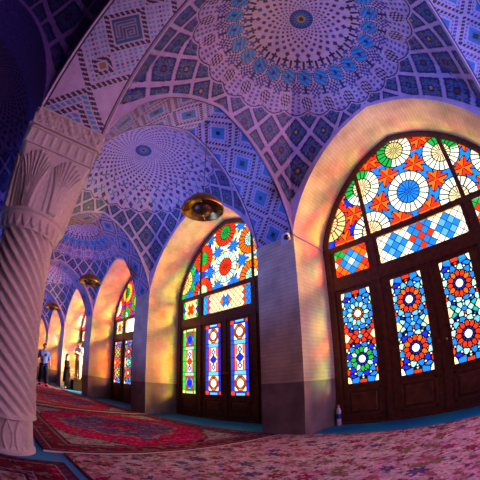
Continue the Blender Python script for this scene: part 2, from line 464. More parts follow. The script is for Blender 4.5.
# ------------------------------------------------------------------ arch bands
KUFIC = ['000000000000000', '011101111111110', '010101000000010', '010101011111010', '010101010001010', '010101010101010', '010101010111010', '010101010000010',
         '010101011111110', '010101000000000', '010101111111110', '010100000000010', '010111111111010', '010000000001010', '011111111111010', '000000000000000']
KUF = np.array([[int(c) for c in r] for r in KUFIC])
def arch_band(half, cell, design):
    """soffit of a pointed arch of half span HALF, PW wide; axis along local x, width along local y"""
    t = np.linspace(0, 1, 400); x = -half * (1 - t); z = ZS + RISE * g(t)
    x = np.concatenate([x, -x[::-1][1:]]); z = np.concatenate([z, z[::-1][1:]])
    arc = np.concatenate([[0], np.cumsum(np.hypot(np.diff(x), np.diff(z)))]); L = arc[-1]
    ns = int(L / cell) // 2 * 2; nt_ = int(PW / cell)
    s = np.linspace(0, L, ns + 1); w = np.linspace(-PW / 2, PW / 2, nt_ + 1)
    X = np.interp(s, arc, x); Z = np.interp(s, arc, z)
    P = np.empty((ns + 1, nt_ + 1, 3)); P[..., 0] = X[:, None]; P[..., 1] = w[None]; P[..., 2] = Z[:, None]
    S, T = np.meshgrid((s[1:] + s[:-1]) / 2, (w[1:] + w[:-1]) / 2, indexing='ij')
    C = np.tile(WHITE, S.shape + (1,)) * 1.0
    if design == 'long':
        Pd = 1.60; off = .60; k0 = .084
    else:
        Pd = .64; off = L / 2 - .32; k0 = .078
    n = np.floor((S - off) / Pd + .5); ds = S - off - n * Pd
    m = np.abs(ds) + np.abs(T)                      # diamond distance
    tang = np.abs(ds) - np.abs(T)                   # runs along a diamond's side
    skew = tang + m * .5
    dash = (skew / k0 - np.floor(skew / k0)) < .66
    if design == 'long':
        kdot = (tang / k0 - np.floor(tang / k0)) < .52
        odd = (n.astype(int) % 2) != 0
        for c, hw, colr, msk in ((.285, .036, BLACK, dash & ~odd), (.37, .020, TEAL, kdot & ~odd), (.43, .020, TEAL, kdot & ~odd), (.505, .020, TEAL, kdot & ~odd), (.565, .020, NAVY * 2, kdot & ~odd), (.62, .020, TEAL, kdot & ~odd), (.685, .020, TEAL, kdot & ~odd),
                                 (.795, .045, BLACK, dash), (.69, .038, TEAL * .8, dash & odd), (.585, .040, BLACK, dash & odd), (.48, .036, TEAL * .8, dash & odd), (.38, .036, BLACK, dash & odd), (.28, .02, TEAL, kdot & odd)):
            paint(C, (np.abs(m - c) < hw) & msk, colr)
        m3 = np.abs(np.abs(ds) - .50) + np.abs(T)
        k3 = (m3 < .165) & ~odd
        paint(C, k3, WHITE); paint(C, k3 & (np.abs(m3 - .115) < .034) & dash, BLACK); paint(C, k3 & (m3 < .05), GOLD * .45)
        # square panels between the corners
        a, b = (ds + T), (T - ds)
        core = m < .215
        paint(C, core, NAVY + np.array([0, .05, .06]))
        i = np.clip(((-b + .190) / .38 * 15), 0, 14.99).astype(int); j = np.clip(((a + .190) / .38 * 15), 0, 14.99).astype(int)
        inside = (np.maximum(np.abs(a), np.abs(b)) < .19)
        paint(C, inside & ~odd & (KUF[np.clip(j, 0, 15), i] == 1), WHITE * .55)
        small = core & odd
        fl = np.hypot(ds, T); an = np.arctan2(T, ds)
        paint(C, small, WHITE); paint(C, small & (m < .12) & dash, BLACK); paint(C, small & (m < .06), GOLD * .5)
    else:
        kdot = (tang / k0 - np.floor(tang / k0)) < .55
        ang = (np.floor((ds + T) / .030) + np.floor((ds - T) / .030)) % 2 == 0
        odd = (n.astype(int) % 2) == 0
        paint(C, (m < .150), TEAL * .8); paint(C, (m < .150) & ang, BLUE * .9); paint(C, (m < .05), BLACK); paint(C, odd & (m < .085) & ang, BLACK)
        paint(C, (np.abs(m - .205) < .017) & kdot, BLUE)
        paint(C, (np.abs(m - .285) < .034) & dash, BLACK)
        # half diamonds against the band's edges
        d2 = np.abs(S - off - (np.floor((S - off) / Pd) + .5) * Pd); e2 = d2 + (PW / 2 - np.abs(T))
        hz = e2 < .325
        paint(C, hz, WHITE); tg2 = d2 - (PW / 2 - np.abs(T)); ds2 = ((tg2 + e2 * .5) / k0 - np.floor((tg2 + e2 * .5) / k0)) < .66
        paint(C, hz & (np.abs(e2 - .262) < .032) & ds2, np.where(odd[..., None], DEEP, BLACK)[hz & (np.abs(e2 - .262) < .032) & ds2])
        paint(C, hz & (np.abs(e2 - .196) < .014) & ds2, BLUE)
        paint(C, hz & (e2 < .135), TEAL * .8); paint(C, hz & (e2 < .135) & ang, BLUE * .8); paint(C, e2 < .045, BLACK)
    paint(C, PW / 2 - np.abs(T) < .022, PALE)
    paint(C, np.abs(PW / 2 - np.abs(T) - .029) < .007, BLACK)
    return grid_mesh('arch_soffit', P, C), np.stack([X, Z], -1)
def edge_moulding(curve):
    bm = bmesh.new()
    for sy in (-1, 1):
        tube([(x, sy * (PW / 2), z) for x, z in curve[::6]], .011, 6, bm)
    return bm
def arch(name, me, curve_me, x, y, rz, lab):
    o = empty(name, (x, y, 0), rz)
    a = bpy.data.objects.new('tiled_soffit', me); COL.objects.link(a); a.parent = o
    b = bpy.data.objects.new('edge_moulding', curve_me); COL.objects.link(b); b.parent = o
    return tag(o, lab, 'arch', kind='structure')
def mesh_of(name, bm, mat):
    for f in bm.faces: f.smooth = True
    me = bpy.data.meshes.new(name); bm.to_mesh(me); bm.free(); me.materials.append(mat); return me
TA, cvA = arch_band(AX, .0095, 'cross'); TA.materials.append(M_TILE); TAe = mesh_of('edge_moulding', edge_moulding(cvA), M_RIB)
LA, cvL = arch_band(AY, .0095, 'long'); LA.materials.append(M_TILE); LAe = mesh_of('edge_moulding', edge_moulding(cvL), M_RIB)
for i, lab in ((0, 'blue lozenge tiled arch from the near column to the first pier'), (1, 'second blue tiled arch across the aisle'), (2, 'third blue tiled arch across the aisle'),
               (3, 'fourth blue tiled arch across the aisle'), (4, 'fifth blue tiled arch far down the aisle'), (5, 'last tiled arch far down the aisle'), (-1, 'blue tiled arch overhead beside the nearest window')):
    arch('trim_%d' % (i + 2), TA, TAe, XM, py(i), 0, lab)
arch('trim_8', LA, LAe, XC, cy(0), PI / 2, 'white arch with black and turquoise brick lozenges and a square script panel above the column')
arch('trim_9', LA, LAe, XC, cy(1), PI / 2, 'white brick pattern arch hidden behind the column')
TD = TA.copy(); TD.materials.clear(); TD.materials.append(pbr('shadowed_tile', (.08, .05, .20), rough=.35, scale=30, vary=.6)); TDe = TAe.copy(); TDe.materials.clear(); TDe.materials.append(TD.materials[0])  # this arch's dark tile colour also holds the aisle's shade
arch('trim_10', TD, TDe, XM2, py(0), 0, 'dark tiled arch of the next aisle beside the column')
for k in (2, 3, 4, 5): arch('trim_%d' % (k + 9), LA, LAe, XC, cy(k), PI / 2, '%s brick pattern arch along the column line' % ('third', 'fourth', 'fifth', 'last')[k - 2])

# ------------------------------------------------------------------ the near column
col = empty('fluted_column', (XC, Y1, 0))
tag(col, 'carved stone column with spiral fluting and leaf capital standing on the rugs', 'column', kind='thing')
def fluted(r0, r1, z0, z1, n, turns, depth, nz=90, na=240, bead=True):
    bm = bmesh.new(); rows = []
    for k in range(nz + 1):
        f = k / nz; z = z0 + (z1 - z0) * f; r = r0 + (r1 - r0) * f; tw = turns * 2 * PI * f
        fade = min(1, f / .03, (1 - f) / .03)
        rows.append([bm.verts.new(((r - depth * fade * (.5 + .5 * math.cos(n * (a * 2 * PI / na - tw))) ** .7) * math.cos(a * 2 * PI / na),
                                   (r - depth * fade * (.5 + .5 * math.cos(n * (a * 2 * PI / na - tw))) ** .7) * math.sin(a * 2 * PI / na), z)) for a in range(na)])
    for a, b in zip(rows, rows[1:]):
        for k in range(na): bm.faces.new((a[k], a[(k + 1) % na], b[(k + 1) % na], b[k]))
    return bm
obj('shaft', fluted(.284, .262, .30, 1.84, 15, -.98, .046), M_STONE, col, smooth=True)
# base: pointed leaves round a drum
bm = bmesh.new(); na, rows = 288, []
for k in range(31):
    f = k / 30; z = .035 + f * .265
    row = []
    for a in range(na):
        an = a * 2 * PI / na; p = (a * 14 / na) % 1 - .5
        hw = .36 * math.sin(PI * min(max((f + .12) / 1.05, 0), 1)) ** .8
        inside = abs(p) < hw
        edge = abs(abs(p) - hw) < .06
        r = .232 + (.014 if edge else (0.0 if inside else -.012)) + (.010 if f < .06 or f > .94 else 0)
        row.append(bm.verts.new((r * math.cos(an), r * math.sin(an), z)))
    rows.append(row)
for a, b in zip(rows, rows[1:]):
    for k in range(na): bm.faces.new((a[k], a[(k + 1) % na], b[(k + 1) % na], b[k]))
obj('base', bm, M_STONE, col, smooth=True)
obj('plinth', lathe([(.262, 0), (.262, .025), (.25, .038), (.23, .038)], 48), M_STONE, col)
# neck: ring of small pendant leaves above the shaft
bm = bmesh.new(); na, rows = 240, []
for k in range(25):
    f = k / 24; z = 1.80 + f * .15; row = []
    for a in range(na):
        p = abs((a * 22 / na) % 1 - .5) * 2
        tongue = f > .12 + .55 * p ** 2
        r = .262 + .045 * f + (.020 if tongue else 0) + (.012 if f > .86 else 0)
        row.append(bm.verts.new((r * math.cos(2 * PI * a / na), r * math.sin(2 * PI * a / na), z)))
    rows.append(row)
for a, b in zip(rows, rows[1:]):
    for k in range(na): bm.faces.new((a[k], a[(k + 1) % na], b[(k + 1) % na], b[k]))
obj('neck_ring', bm, M_STONE, col, smooth=True)
# capital bell: round below, square above, with ribbed palm leaves in relief
def sq_r(an, half, rnd):
    c, s = abs(math.cos(an)), abs(math.sin(an))
    sq = half / max(c, s); e = 10
    return (1 - rnd) * min(sq, half * 1.36) + rnd * half
bm = bmesh.new(); na, nz, rows = 384, 84, []
for k in range(nz + 1):
    f = k / nz; z = 1.95 + f * .57; row = []
    for a in range(na):
        an = 2 * PI * a / na
        half = .315 + .048 * f ** 1.5
        r = sq_r(an, half, (1 - f) ** 1.2)
        p = (a * 8 / na) % 1 - .5            # eight leaves
        rel = 0
        for q in (.0, .10, .20, .30, .40):   # curved ribs fanning outwards towards the top
            x = q * (.35 + .85 * max(f - .05, 0) ** 2.2 * 1.6) + .012
            if q == 0: x = 0
            d = abs(abs(p) - x)
            if f < .97 - q * .5: rel = max(rel, math.exp(-(d / .022) ** 2))
        r += .034 * rel * min(1, f / .05)
        arch_p = abs(((a * 8 / na) + .5) % 1 - .5)      # plain pointed field between leaves
        if arch_p < .15 * max(0, 1 - (f / .72) ** 2) and f < .72: r -= .016
        row.append(bm.verts.new((r * math.cos(an), r * math.sin(an), z)))
    rows.append(row)
for a, b in zip(rows, rows[1:]):
    for k in range(na): bm.faces.new((a[k], a[(k + 1) % na], b[(k + 1) % na], b[k]))
obj('capital', bm, M_STONE, col, smooth=True)
def frieze(z0, z1, half, fn, nz=20, per=56):
    """square moulded band whose relief is fn(u along side 0..1, f height 0..1)"""
    bm = bmesh.new(); rows = []
    for k in range(nz + 1):
        f = k / nz; row = []
        for side in range(4):
            for j in range(per):
                u = j / per; h = half + fn(u, f)
                x, y = -half + 2 * half * u, -h
                if j == 0: x, y = -half, -half
                for _ in range(side): x, y = -y, x
                row.append(bm.verts.new((x, y, z0 + (z1 - z0) * f)))
        rows.append(row)
    n = 4 * per
    for a, b in zip(rows, rows[1:]):
        for k in range(n): bm.faces.new((a[k], a[(k + 1) % n], b[(k + 1) % n], b[k]))
    bm.faces.new(rows[-1]); bm.faces.new(rows[0][::-1])
    return bm
obj('leaf_band', frieze(2.52, 2.72, .362, lambda u, f: .012 * max(0, math.cos((u * 8) * 2 * PI)) * math.sin(PI * f) + (.014 if f > .88 or f < .1 else 0)), M_STONE, col)
def scroll(u, f):
    if f > .9 or f < .1: return .022
    return .016 * (math.sin(u * 9 * 2 * PI) * math.sin(f * 2 * PI * 1.5) > .15) + .006 * math.cos(u * 38 + f * 9)
obj('abacus', frieze(2.72, ZS, .378, scroll, 24, 84), M_STONE, col)

# ------------------------------------------------------------------ stained glass doors
G = dict(w=(1.25, 1.19, .88), c=(1.25, .95, .50), r=(1.05, .045, .012), o=(1.15, .17, .012), y=(1.2, .72, .05), b=(.018, .26, 1.1), d=(.012, .03, .72),
         l=(.16, .62, 1.15), t=(.02, .52, .50), g=(.015, .48, .07), e=(.55, 1.0, .85), p=(.35, .05, .55), m=(.9, .75, .28), k=(0, 0, 0))
G = {k: np.array(v) for k, v in G.items()}
LEAD = np.array([.006, .003, .003])
def cells(y0, y1, z0, z1, c=.0085):
    nu, nv = max(2, int(round((y1 - y0) / c))), max(2, int(round((z1 - z0) / c)))
    u = np.linspace(y0, y1, nu + 1); v = np.linspace(z0, z1, nv + 1)
    P = np.zeros((nu + 1, nv + 1, 3)); P[..., 1] = u[:, None]; P[..., 2] = v[None]
    Y, Z = np.meshgrid((u[1:] + u[:-1]) / 2, (v[1:] + v[:-1]) / 2, indexing='ij')
    return P, -Y, Z          # lateral coordinate counted towards the viewer's right

def seeds_glass(Y, Z, seeds, lead=.017, ground=None):
    """pieces of glass round seed points (y, z, weight radius, colour key), leaded where two pieces meet"""
    best = np.full(Y.shape, 9.0); second = np.full(Y.shape, 9.0); who = np.zeros(Y.shape, int)
    for k, (a, b, w, c) in enumerate(seeds):
        d = np.hypot(Y - a, Z - b) - w
        nb = d < best
        second = np.where(nb, best, np.minimum(second, d)); who = np.where(nb, k, who); best = np.where(nb, d, best)
    pal = np.array([G[s[3]] for s in seeds]); C = pal[who]
    if ground is not None: C[best > ground] = G['w']
    C[(second - best) < lead] = LEAD
    return C

def rosette(s, cy_, cz, core, inner, petals, outer, n=12, sc=1.0, ph=0.0):
    s.append((cy_, cz, .050 * sc, core))
    for k in range(n):
        a = 2 * PI * (k + ph) / n
        s.append((cy_ + .078 * sc * math.cos(a), cz + .078 * sc * math.sin(a), .0, inner))
        pc = petals[k % len(petals)]
        s.append((cy_ + .138 * sc * math.cos(a), cz + .138 * sc * math.sin(a), .018, pc))
        a2 = a + PI / n
        s.append((cy_ + .178 * sc * math.cos(a2), cz + .178 * sc * math.sin(a2), -.012, 'w'))
        s.append((cy_ + .222 * sc * math.cos(a2), cz + .222 * sc * math.sin(a2), .008, outer[k % len(outer)]))
        s.append((cy_ + .262 * sc * math.cos(a), cz + .262 * sc * math.sin(a), -.010, 'w'))
        s.append((cy_ + .300 * sc * math.cos(a), cz + .300 * sc * math.sin(a), .006, ('d', 'e', 'b', 'r')[k % 4]))

def panel_A(Y, Z, yc, spec):
    y = Y - yc; s = []
    (c1, i1, p1, o1), (c2, i2, p2, o2), side, mid = spec
    rosette(s, 0, 1.725, c1, i1, p1, o1); rosette(s, 0, 1.012, c2, i2, p2, o2)
    for sy in (-1, 1):
        s.append((sy * .245, 1.365, .052, side))
        for k in (-1, 1):
            s.append((sy * .165, 1.365 + k * .062, .02, mid[0])); s.append((sy * .225, 1.365 + k * .105, .012, mid[1]))
        for zz in (2.085, .655): s.append((sy * .238, zz, .022, 'w'))
        for zz in (2.06, .68): s.append((sy * .13, zz, .03, 'b'))
    for yy, zz in ((0, 1.365), (-.095, 1.365), (.095, 1.365), (-.05, 1.31), (.05, 1.31), (-.05, 1.42), (.05, 1.42)): s.append((yy, zz, .018, mid[2] if yy == 0 else mid[1]))
    for zz in (2.075, .665): s.append((0, zz, .03, 'r'))
    return seeds_glass(y, Z, s)

def panel_B(Y, Z, yc, green):
    y = Y - yc; ay = np.abs(y); C = np.tile(G['d'] if not green else G['g'], Y.shape + (1,)) * 1.0
    z0, z1, hw = .55, 2.11, .245
    zc = 1.33; az = np.abs(Z - zc)
    # border blocks
    cap = az > .70
    paint(C, cap, G['d'] if not green else G['g']); paint(C, cap & (ay < .12) & (az > .735), G['l'] if not green else G['m'])
    paint(C, cap & (ay > .17), G['r'] if not green else G['m'])
    band = (az < .36) & (az > .27); paint(C, band & (ay < .16), G['l'] if not green else G['e'] * .7)
    ins = ay < .165
    sqr = ins & (az > .36) & (az < .70)
    dz = az - .53
    paint(C, sqr, G['o'] * .7 if not green else G['r'])
    r = np.hypot(y, dz); oct_ = np.maximum(np.maximum(ay, np.abs(dz)), (ay + np.abs(dz)) * .72)
    paint(C, sqr & (oct_ < .135), G['c'] if not green else G['w'])
    paint(C, sqr & (ay + np.abs(dz) > .22), G['w'] if not green else G['r'] * .8)
    paint(C, sqr & (np.abs(oct_ - .105) < .02), G['o'] * .35 if not green else G['b'] * .6)
    paint(C, sqr & (oct_ < .085), G['w'] if not green else G['d'])
    ctr = ins & (az < .27)
    paint(C, ctr, G['c'])
    paint(C, ctr & (ay > .125), G['r']); paint(C, ctr & (ay < .05) & (az > .05), G['w'])
    dia = ay / .115 + np.abs(az - .0) / .10; paint(C, ctr & (dia < 1), G['d'] if not green else G['r'])
    dia2 = ay / .075 + np.abs(az - .165) / .085; paint(C, ctr & (dia2 < 1), G['b'] * .5 if not green else G['d'])
    paint(C, ctr & (dia2 < .4), G['w'])
    paint(C, ctr & (np.abs(ay - .10) < .018) & (az > .07), G['r'])
    # lead
    for L in (np.abs(ay - .165), np.abs(az - .70), np.abs(az - .36), np.abs(az - .27)): paint(C, L < .008, LEAD)
    for k in (-.5, .5, 0): paint(C, (np.abs(Z - zc - k) < .006) & (ay > .165), LEAD)
    paint(C, (ctr & (np.abs(dia - 1) < .09)) | (sqr & (np.abs(oct_ - .135) < .007)), LEAD)
    return C

def transom(Y, Z, yc, half, design, side):
    y = Y - yc; zz = Z - 2.592
    if design == 'A':
        p, q = (.150, .150) if not side else (.155, .150)
    else: p, q = .125, .145
    a = y / p + zz / q; b = y / p - zz / q
    ia, ib = np.floor(a + .5), np.floor(b + .5); fa, fb = a + .5 - np.floor(a + .5), b + .5 - np.floor(b + .5)
    C = np.tile(G['w'] if design == 'A' else G['c'], Y.shape + (1,)) * 1.0
    lx = (ia + ib) / 2 * p; lz = (ia - ib) / 2 * q
    if design == 'A' and not side:
        m = np.maximum(np.abs(ia), np.abs(ib)); paint(C, m <= 1, G['r']); paint(C, (m <= 1) & ((ia + ib) % 2 == 1), G['o'])
        paint(C, (np.abs(lx) < .2) & (np.abs(lx) > .05) & (np.abs(lz) > .05), G['b'])
        for c0 in (-3, 3):
            mm = np.maximum(np.abs(ia - c0), np.abs(ib - c0)); paint(C, mm <= 1, G['b']); paint(C, (mm <= 1) & ((ia + ib) % 2 == 1), G['l'] * .8)
    elif design == 'A':
        m = np.maximum(np.abs(ia), np.abs(ib)); paint(C, m <= 9, G['r']); paint(C, (ia % 2 == 0), G['o']); paint(C, (lz > .1) & (lx < -.1), G['g'])
        paint(C, m <= 1, G['b']); paint(C, (m <= 1) & ((ia + ib) % 2 == 1), G['l'] * .7); paint(C, m == 0, G['w'])
        paint(C, (m == 2) & (np.abs(lz) < .05), G['w'])
    elif not side:
        m = np.maximum(np.abs(ia), np.abs(ib)); paint(C, m <= 1, G['w']); paint(C, (m == 0), G['b']); paint(C, (m == 1) & (np.abs(ia) + np.abs(ib) == 1), G['b'] * .7)
        paint(C, (m == 1) & (np.abs(lx) > .1), G['o']); paint(C, (np.abs(lx) > .62), G['b']); paint(C, (np.abs(np.abs(lx) - .56) < .03), G['r'])
    else:
        m = np.maximum(np.abs(ia), np.abs(ib)); paint(C, m <= 1, G['y']); paint(C, m == 0, G['r']); paint(C, (np.abs(ia) + np.abs(ib) == 1), G['r'])
        paint(C, (np.abs(lx) > .2), G['g']); paint(C, (np.abs(lx) > .2) & (ia % 2 == 0), G['d'])
    w = .055
    paint(C, (np.minimum(fa, 1 - fa) < w) | (np.minimum(fb, 1 - fb) < w), LEAD)
    return C

ROS = [(0, 3.375), (-.785, 3.80), (.785, 3.80), (-.785, 2.955), (.785, 2.955), (0, 4.235), (-1.55, 3.375), (1.55, 3.375), (0, 2.52), (-1.55, 4.2), (1.55, 4.2), (-1.55, 2.52), (1.55, 2.52)]
STAR = [(-.262 * 2, 3.375), (.262 * 2, 3.375), (-.262, 3.80), (.262, 3.80), (-.262, 2.955), (.262, 2.955), (-1.03, 3.375), (1.03, 3.375), (-.524, 4.235), (.524, 4.235), (-1.29, 3.80), (1.29, 3.80), (-1.29, 2.955), (1.29, 2.955)]
def fan(Y, Z, design):
    best = np.full(Y.shape, 9.); who = np.zeros(Y.shape, int)
    for k, (a, b) in enumerate(ROS):
        d = np.hypot(Y - a, Z - b); n = d < best; best = np.where(n, d, best); who = np.where(n, k, who)
    cyx = np.array(ROS)[who]; an = np.arctan2(Z - cyx[..., 1], Y - cyx[..., 0])
    sb = np.full(Y.shape, 9.); sw = np.zeros(Y.shape, int)
    for k, (a, b) in enumerate(STAR):
        d = np.hypot(Y - a, Z - b); n = d < sb; sb = np.where(n, d, sb); sw = np.where(n, k, sw)
    sc = np.array(STAR)[sw]; sa = np.arctan2(Z - sc[..., 1], Y - sc[..., 0])
    C = np.zeros(Y.shape + (3,))
    rc = np.where(who == 0, .20, .175); ro = np.where(who == 0, .365, .34)
    core, ring = best < rc, (best >= rc) & (best < ro); rest = best >= ro
    sect = np.floor((sa + PI) / (PI / 3)); starr = .215 * (.80 + .20 * np.cos(6 * sa)) if design == 'A' else .195 * (.72 + .28 * np.cos(6 * sa))
    star = rest & (sb < starr)
    n1 = np.floor((an + PI) / (2 * PI / 16)).astype(int)
    if design == 'A':
        cc = ['b', 'c', 'c', 'c', 'c', 'm', 'c', 'c', 'w', 'c', 'c', 'w', 'w']; rr = ['w', 'w', 'w', 'w', 'w', 'w', 'w', 'w', 'w', 'g', 'w', 'w', 'w']
        st1, st2, gr = 'r', 'o', 'b'
    elif design == 'B':
        cc = ['r', 'g', 'e', 'e', 'e', 'g', 'm', 'e', 'w', 'g', 'e', 'r', 'r']; rr = ['w', 'r', 'o', 'r', 'o', 'r', 'm', 'o', 'w', 'r', 'o', 'd', 'o']
        st1, st2, gr = 'b', 'b', 'w'
    else:
        cc = ['y', 'g', 'y', 'e', 'g', 'e', 'w', 'w', 'w', 'g', 'g', 'r', 'r']; rr = ['g', 'y', 'g', 'g', 'y', 'y', 'w', 'o', 'o', 'r', 'r', 'b', 'b']
        st1, st2, gr = 'r', 'd', 'r'
    pc = np.array([G[k] for k in cc]); pr = np.array([G[k] for k in rr])
    C[core] = pc[who][core]; C[ring] = pr[who][ring]
    if design == 'A':
        up = ring & ((who == 1) | (who == 5)) & (np.cos(an - np.where(who == 1, 2.2, 2.9)) > .25); paint(C, up, G['g'])
        paint(C, ring & (who == 2) & (np.cos(an - 1.0) > .5), G['g'])
        paint(C, ring & (who == 6), G['m'])
    if design == 'B':
        lt = ring & (who == 0) & (n1 % 2 == 0); paint(C, lt, G['e'])
    C[rest] = G[gr]
    if design == 'A':
        paint(C, rest & (Z > 4.05) & (np.abs(Y) > .25), G['r']); paint(C, rest & (Y < -1.0), G['d']); paint(C, rest & (Y < -1.0) & (np.cos(5 * sa) > .2), G['r'])
    if design == 'B':
        paint(C, rest & (np.cos(3 * sa + 1) > .55), G['y']); paint(C, rest & (Y < -.5) & (np.cos(4 * sa) > .0), G['d']); paint(C, rest & (Y < -1.1), G['g'])
    C[star] = G[st1]; C[star & (sect % 2 == 0)] = G[st2]
    # leading
    fa = (an + PI) / (2 * PI / 16); ln = np.abs(fa - np.floor(fa + .5)) * (2 * PI / 16) * best
    fb = (an + PI) / (2 * PI / 20) + .5; ln2 = np.abs(fb - np.floor(fb + .5)) * (2 * PI / 20) * best
    LW = .0095
    paint(C, core & (ln < np.minimum(LW * .8, best * .1)), LEAD); paint(C, ring & (ln2 < LW), LEAD)
    paint(C, (np.abs(best - rc) < LW) | (np.abs(best - ro) < LW), LEAD)
    paint(C, rest & (np.abs(sb - starr) < LW), LEAD)
    fs = (sa + PI) / (PI / 3); ls = np.abs(fs - np.floor(fs + .5)) * (PI / 3) * sb
    paint(C, star & (ls < np.minimum(LW * .8, sb * .16)), LEAD)
    fs2 = fs + .5; ls2 = np.abs(fs2 - np.floor(fs2 + .5)) * (PI / 3) * sb
    paint(C, rest & ~star & (ls2 < LW), LEAD)
    return C

def inner_arch(y):      # lower edge of the arched frame head
    h = AY - .115
    return ZS - .02 + (RISE - .10) * g(np.clip(1 - np.abs(y) / h, 0, 1))

def glass(name, rect, fn, parent, mask_arch=False, depth=.0, kindc=.0085):
    P, Y, Z = cells(*rect, c=kindc); C = fn(Y, Z); P[..., 0] = depth
    mask = (Z < inner_arch(Y) + .012) & (np.abs(Y) < AY - .11) if mask_arch else None
    return link(name, grid_mesh(name, P, C, smooth=False, mask=mask), M_GLASS, parent)

def arch_frame():
    bm = bmesh.new()
    t = np.unique(np.concatenate([np.linspace(0, .2, 14), np.linspace(.2, 1, 24)]))
    yo = AY * (1 - t); zo = ZS + RISE * g(t)
    yi = (AY - .115) * (1 - t); zi = inner_arch(yi)
    out = [(-AY, 0.0)] + [(-a, b) for a, b in zip(yo, zo)] + [(a, b) for a, b in zip(yo[::-1][1:], zo[::-1][1:])] + [(AY, 0.0)]
    inn = [(-(AY - .115), 0.0)] + [(-a, b) for a, b in zip(yi, zi)] + [(a, b) for a, b in zip(yi[::-1][1:], zi[::-1][1:])] + [(AY - .115, 0.0)]
    F = []
    for x in (-.09, .05):
        F.append(([bm.verts.new((x, a, b)) for a, b in out], [bm.verts.new((x, a, b)) for a, b in inn]))
    (o0, i0), (o1, i1) = F
    for k in range(len(out) - 1):
        bm.faces.new((o0[k], o0[k + 1], i0[k + 1], i0[k])); bm.faces.new((o1[k], i1[k], i1[k + 1], o1[k + 1]))
        bm.faces.new((i0[k], i0[k + 1], i1[k + 1], i1[k])); bm.faces.new((o0[k], o1[k], o1[k + 1], o0[k + 1]))
    for k in (0, -1): bm.faces.new((o0[k], i0[k], i1[k], o1[k]))
    return bm

HI = AY - .115
def leaf_frame(y0, y1, ga, gb, z0=.026, z1=2.165, gz0=.65, gz1=2.09):
    """stiles, rails and beads of one leaf, open where the glass sits"""
    bm = boxes((-.05, .03, y0, ga, z0, z1), (-.05, .03, gb, y1, z0, z1), (-.05, .03, ga, gb, gz1, z1), (-.05, .03, ga, gb, z0, gz0))
    for b in ((-.062, -.05, ga - .03, ga, gz0 - .03, gz1 + .02), (-.062, -.05, gb, gb + .03, gz0 - .03, gz1 + .02), (-.062, -.05, ga, gb, gz0 - .03, gz0), (-.062, -.05, ga, gb, gz1, gz1 + .02)):
        box(bm, *b)
    return bm
def lower_panel(ga, gb, z0=.16, z1=.54):
    bm = boxes((-.064, -.05, ga, gb, z0, z0 + .03), (-.064, -.05, ga, gb, z1 - .03, z1), (-.064, -.05, ga, ga + .03, z0, z1), (-.064, -.05, gb - .03, gb, z0, z1))
    b2 = bmesh.new(); box(b2, -.066, -.05, ga + .07, gb - .07, z0 + .07, z1 - .07)
    bevel(b2, .008, 1); me = bpy.data.meshes.new('tmp'); b2.to_mesh(me); b2.free(); bm.from_mesh(me); bpy.data.meshes.remove(me)
    return bm

SPECS = {('A', 0): (('w', 'o', ['e', 'l'], ['b', 'b', 'b']), ('w', 'd', ['g', 'g', 'e'], ['b', 'd']), 'c', ('r', 'r', 'l')),
         ('A', 1): (('w', 'd', ['r', 'o', 'r'], ['b', 'l']), ('w', 'd', ['r', 'r', 'o'], ['b', 'd', 'e']), 'c', ('e', 'b', 'l')),
         ('A', 2): (('w', 'd', ['r', 'o', 'r'], ['b', 'b', 'e']), ('w', 'd', ['r', 'r'], ['b', 'l', 'e']), 'c', ('t', 'e', 'b')),
         ('A', 3): (('w', 'o', ['e', 'l'], ['b', 'b']), ('w', 'd', ['g', 'e'], ['b', 'd']), 'c', ('r', 'r', 'l')),
         ('C', 0): (('m', 'r', ['g', 'y'], ['d', 'r']), ('m', 'r', ['g', 'y'], ['d', 'r']), 'c', ('r', 'o', 'r')),
         ('C', 1): (('w', 'd', ['r', 'r'], ['g', 'd']), ('w', 'o', ['r', 'r'], ['g', 'd']), 'c', ('t', 'e', 't')),
         ('C', 2): (('w', 'd', ['r', 'r'], ['g', 'd']), ('w', 'o', ['r', 'r'], ['g', 'd']), 'c', ('t', 'e', 't')),
         ('C', 3): (('m', 'r', ['g', 'y'], ['d', 'r']), ('m', 'r', ['g', 'y'], ['d', 'r']), 'c', ('r', 'o', 'r'))}
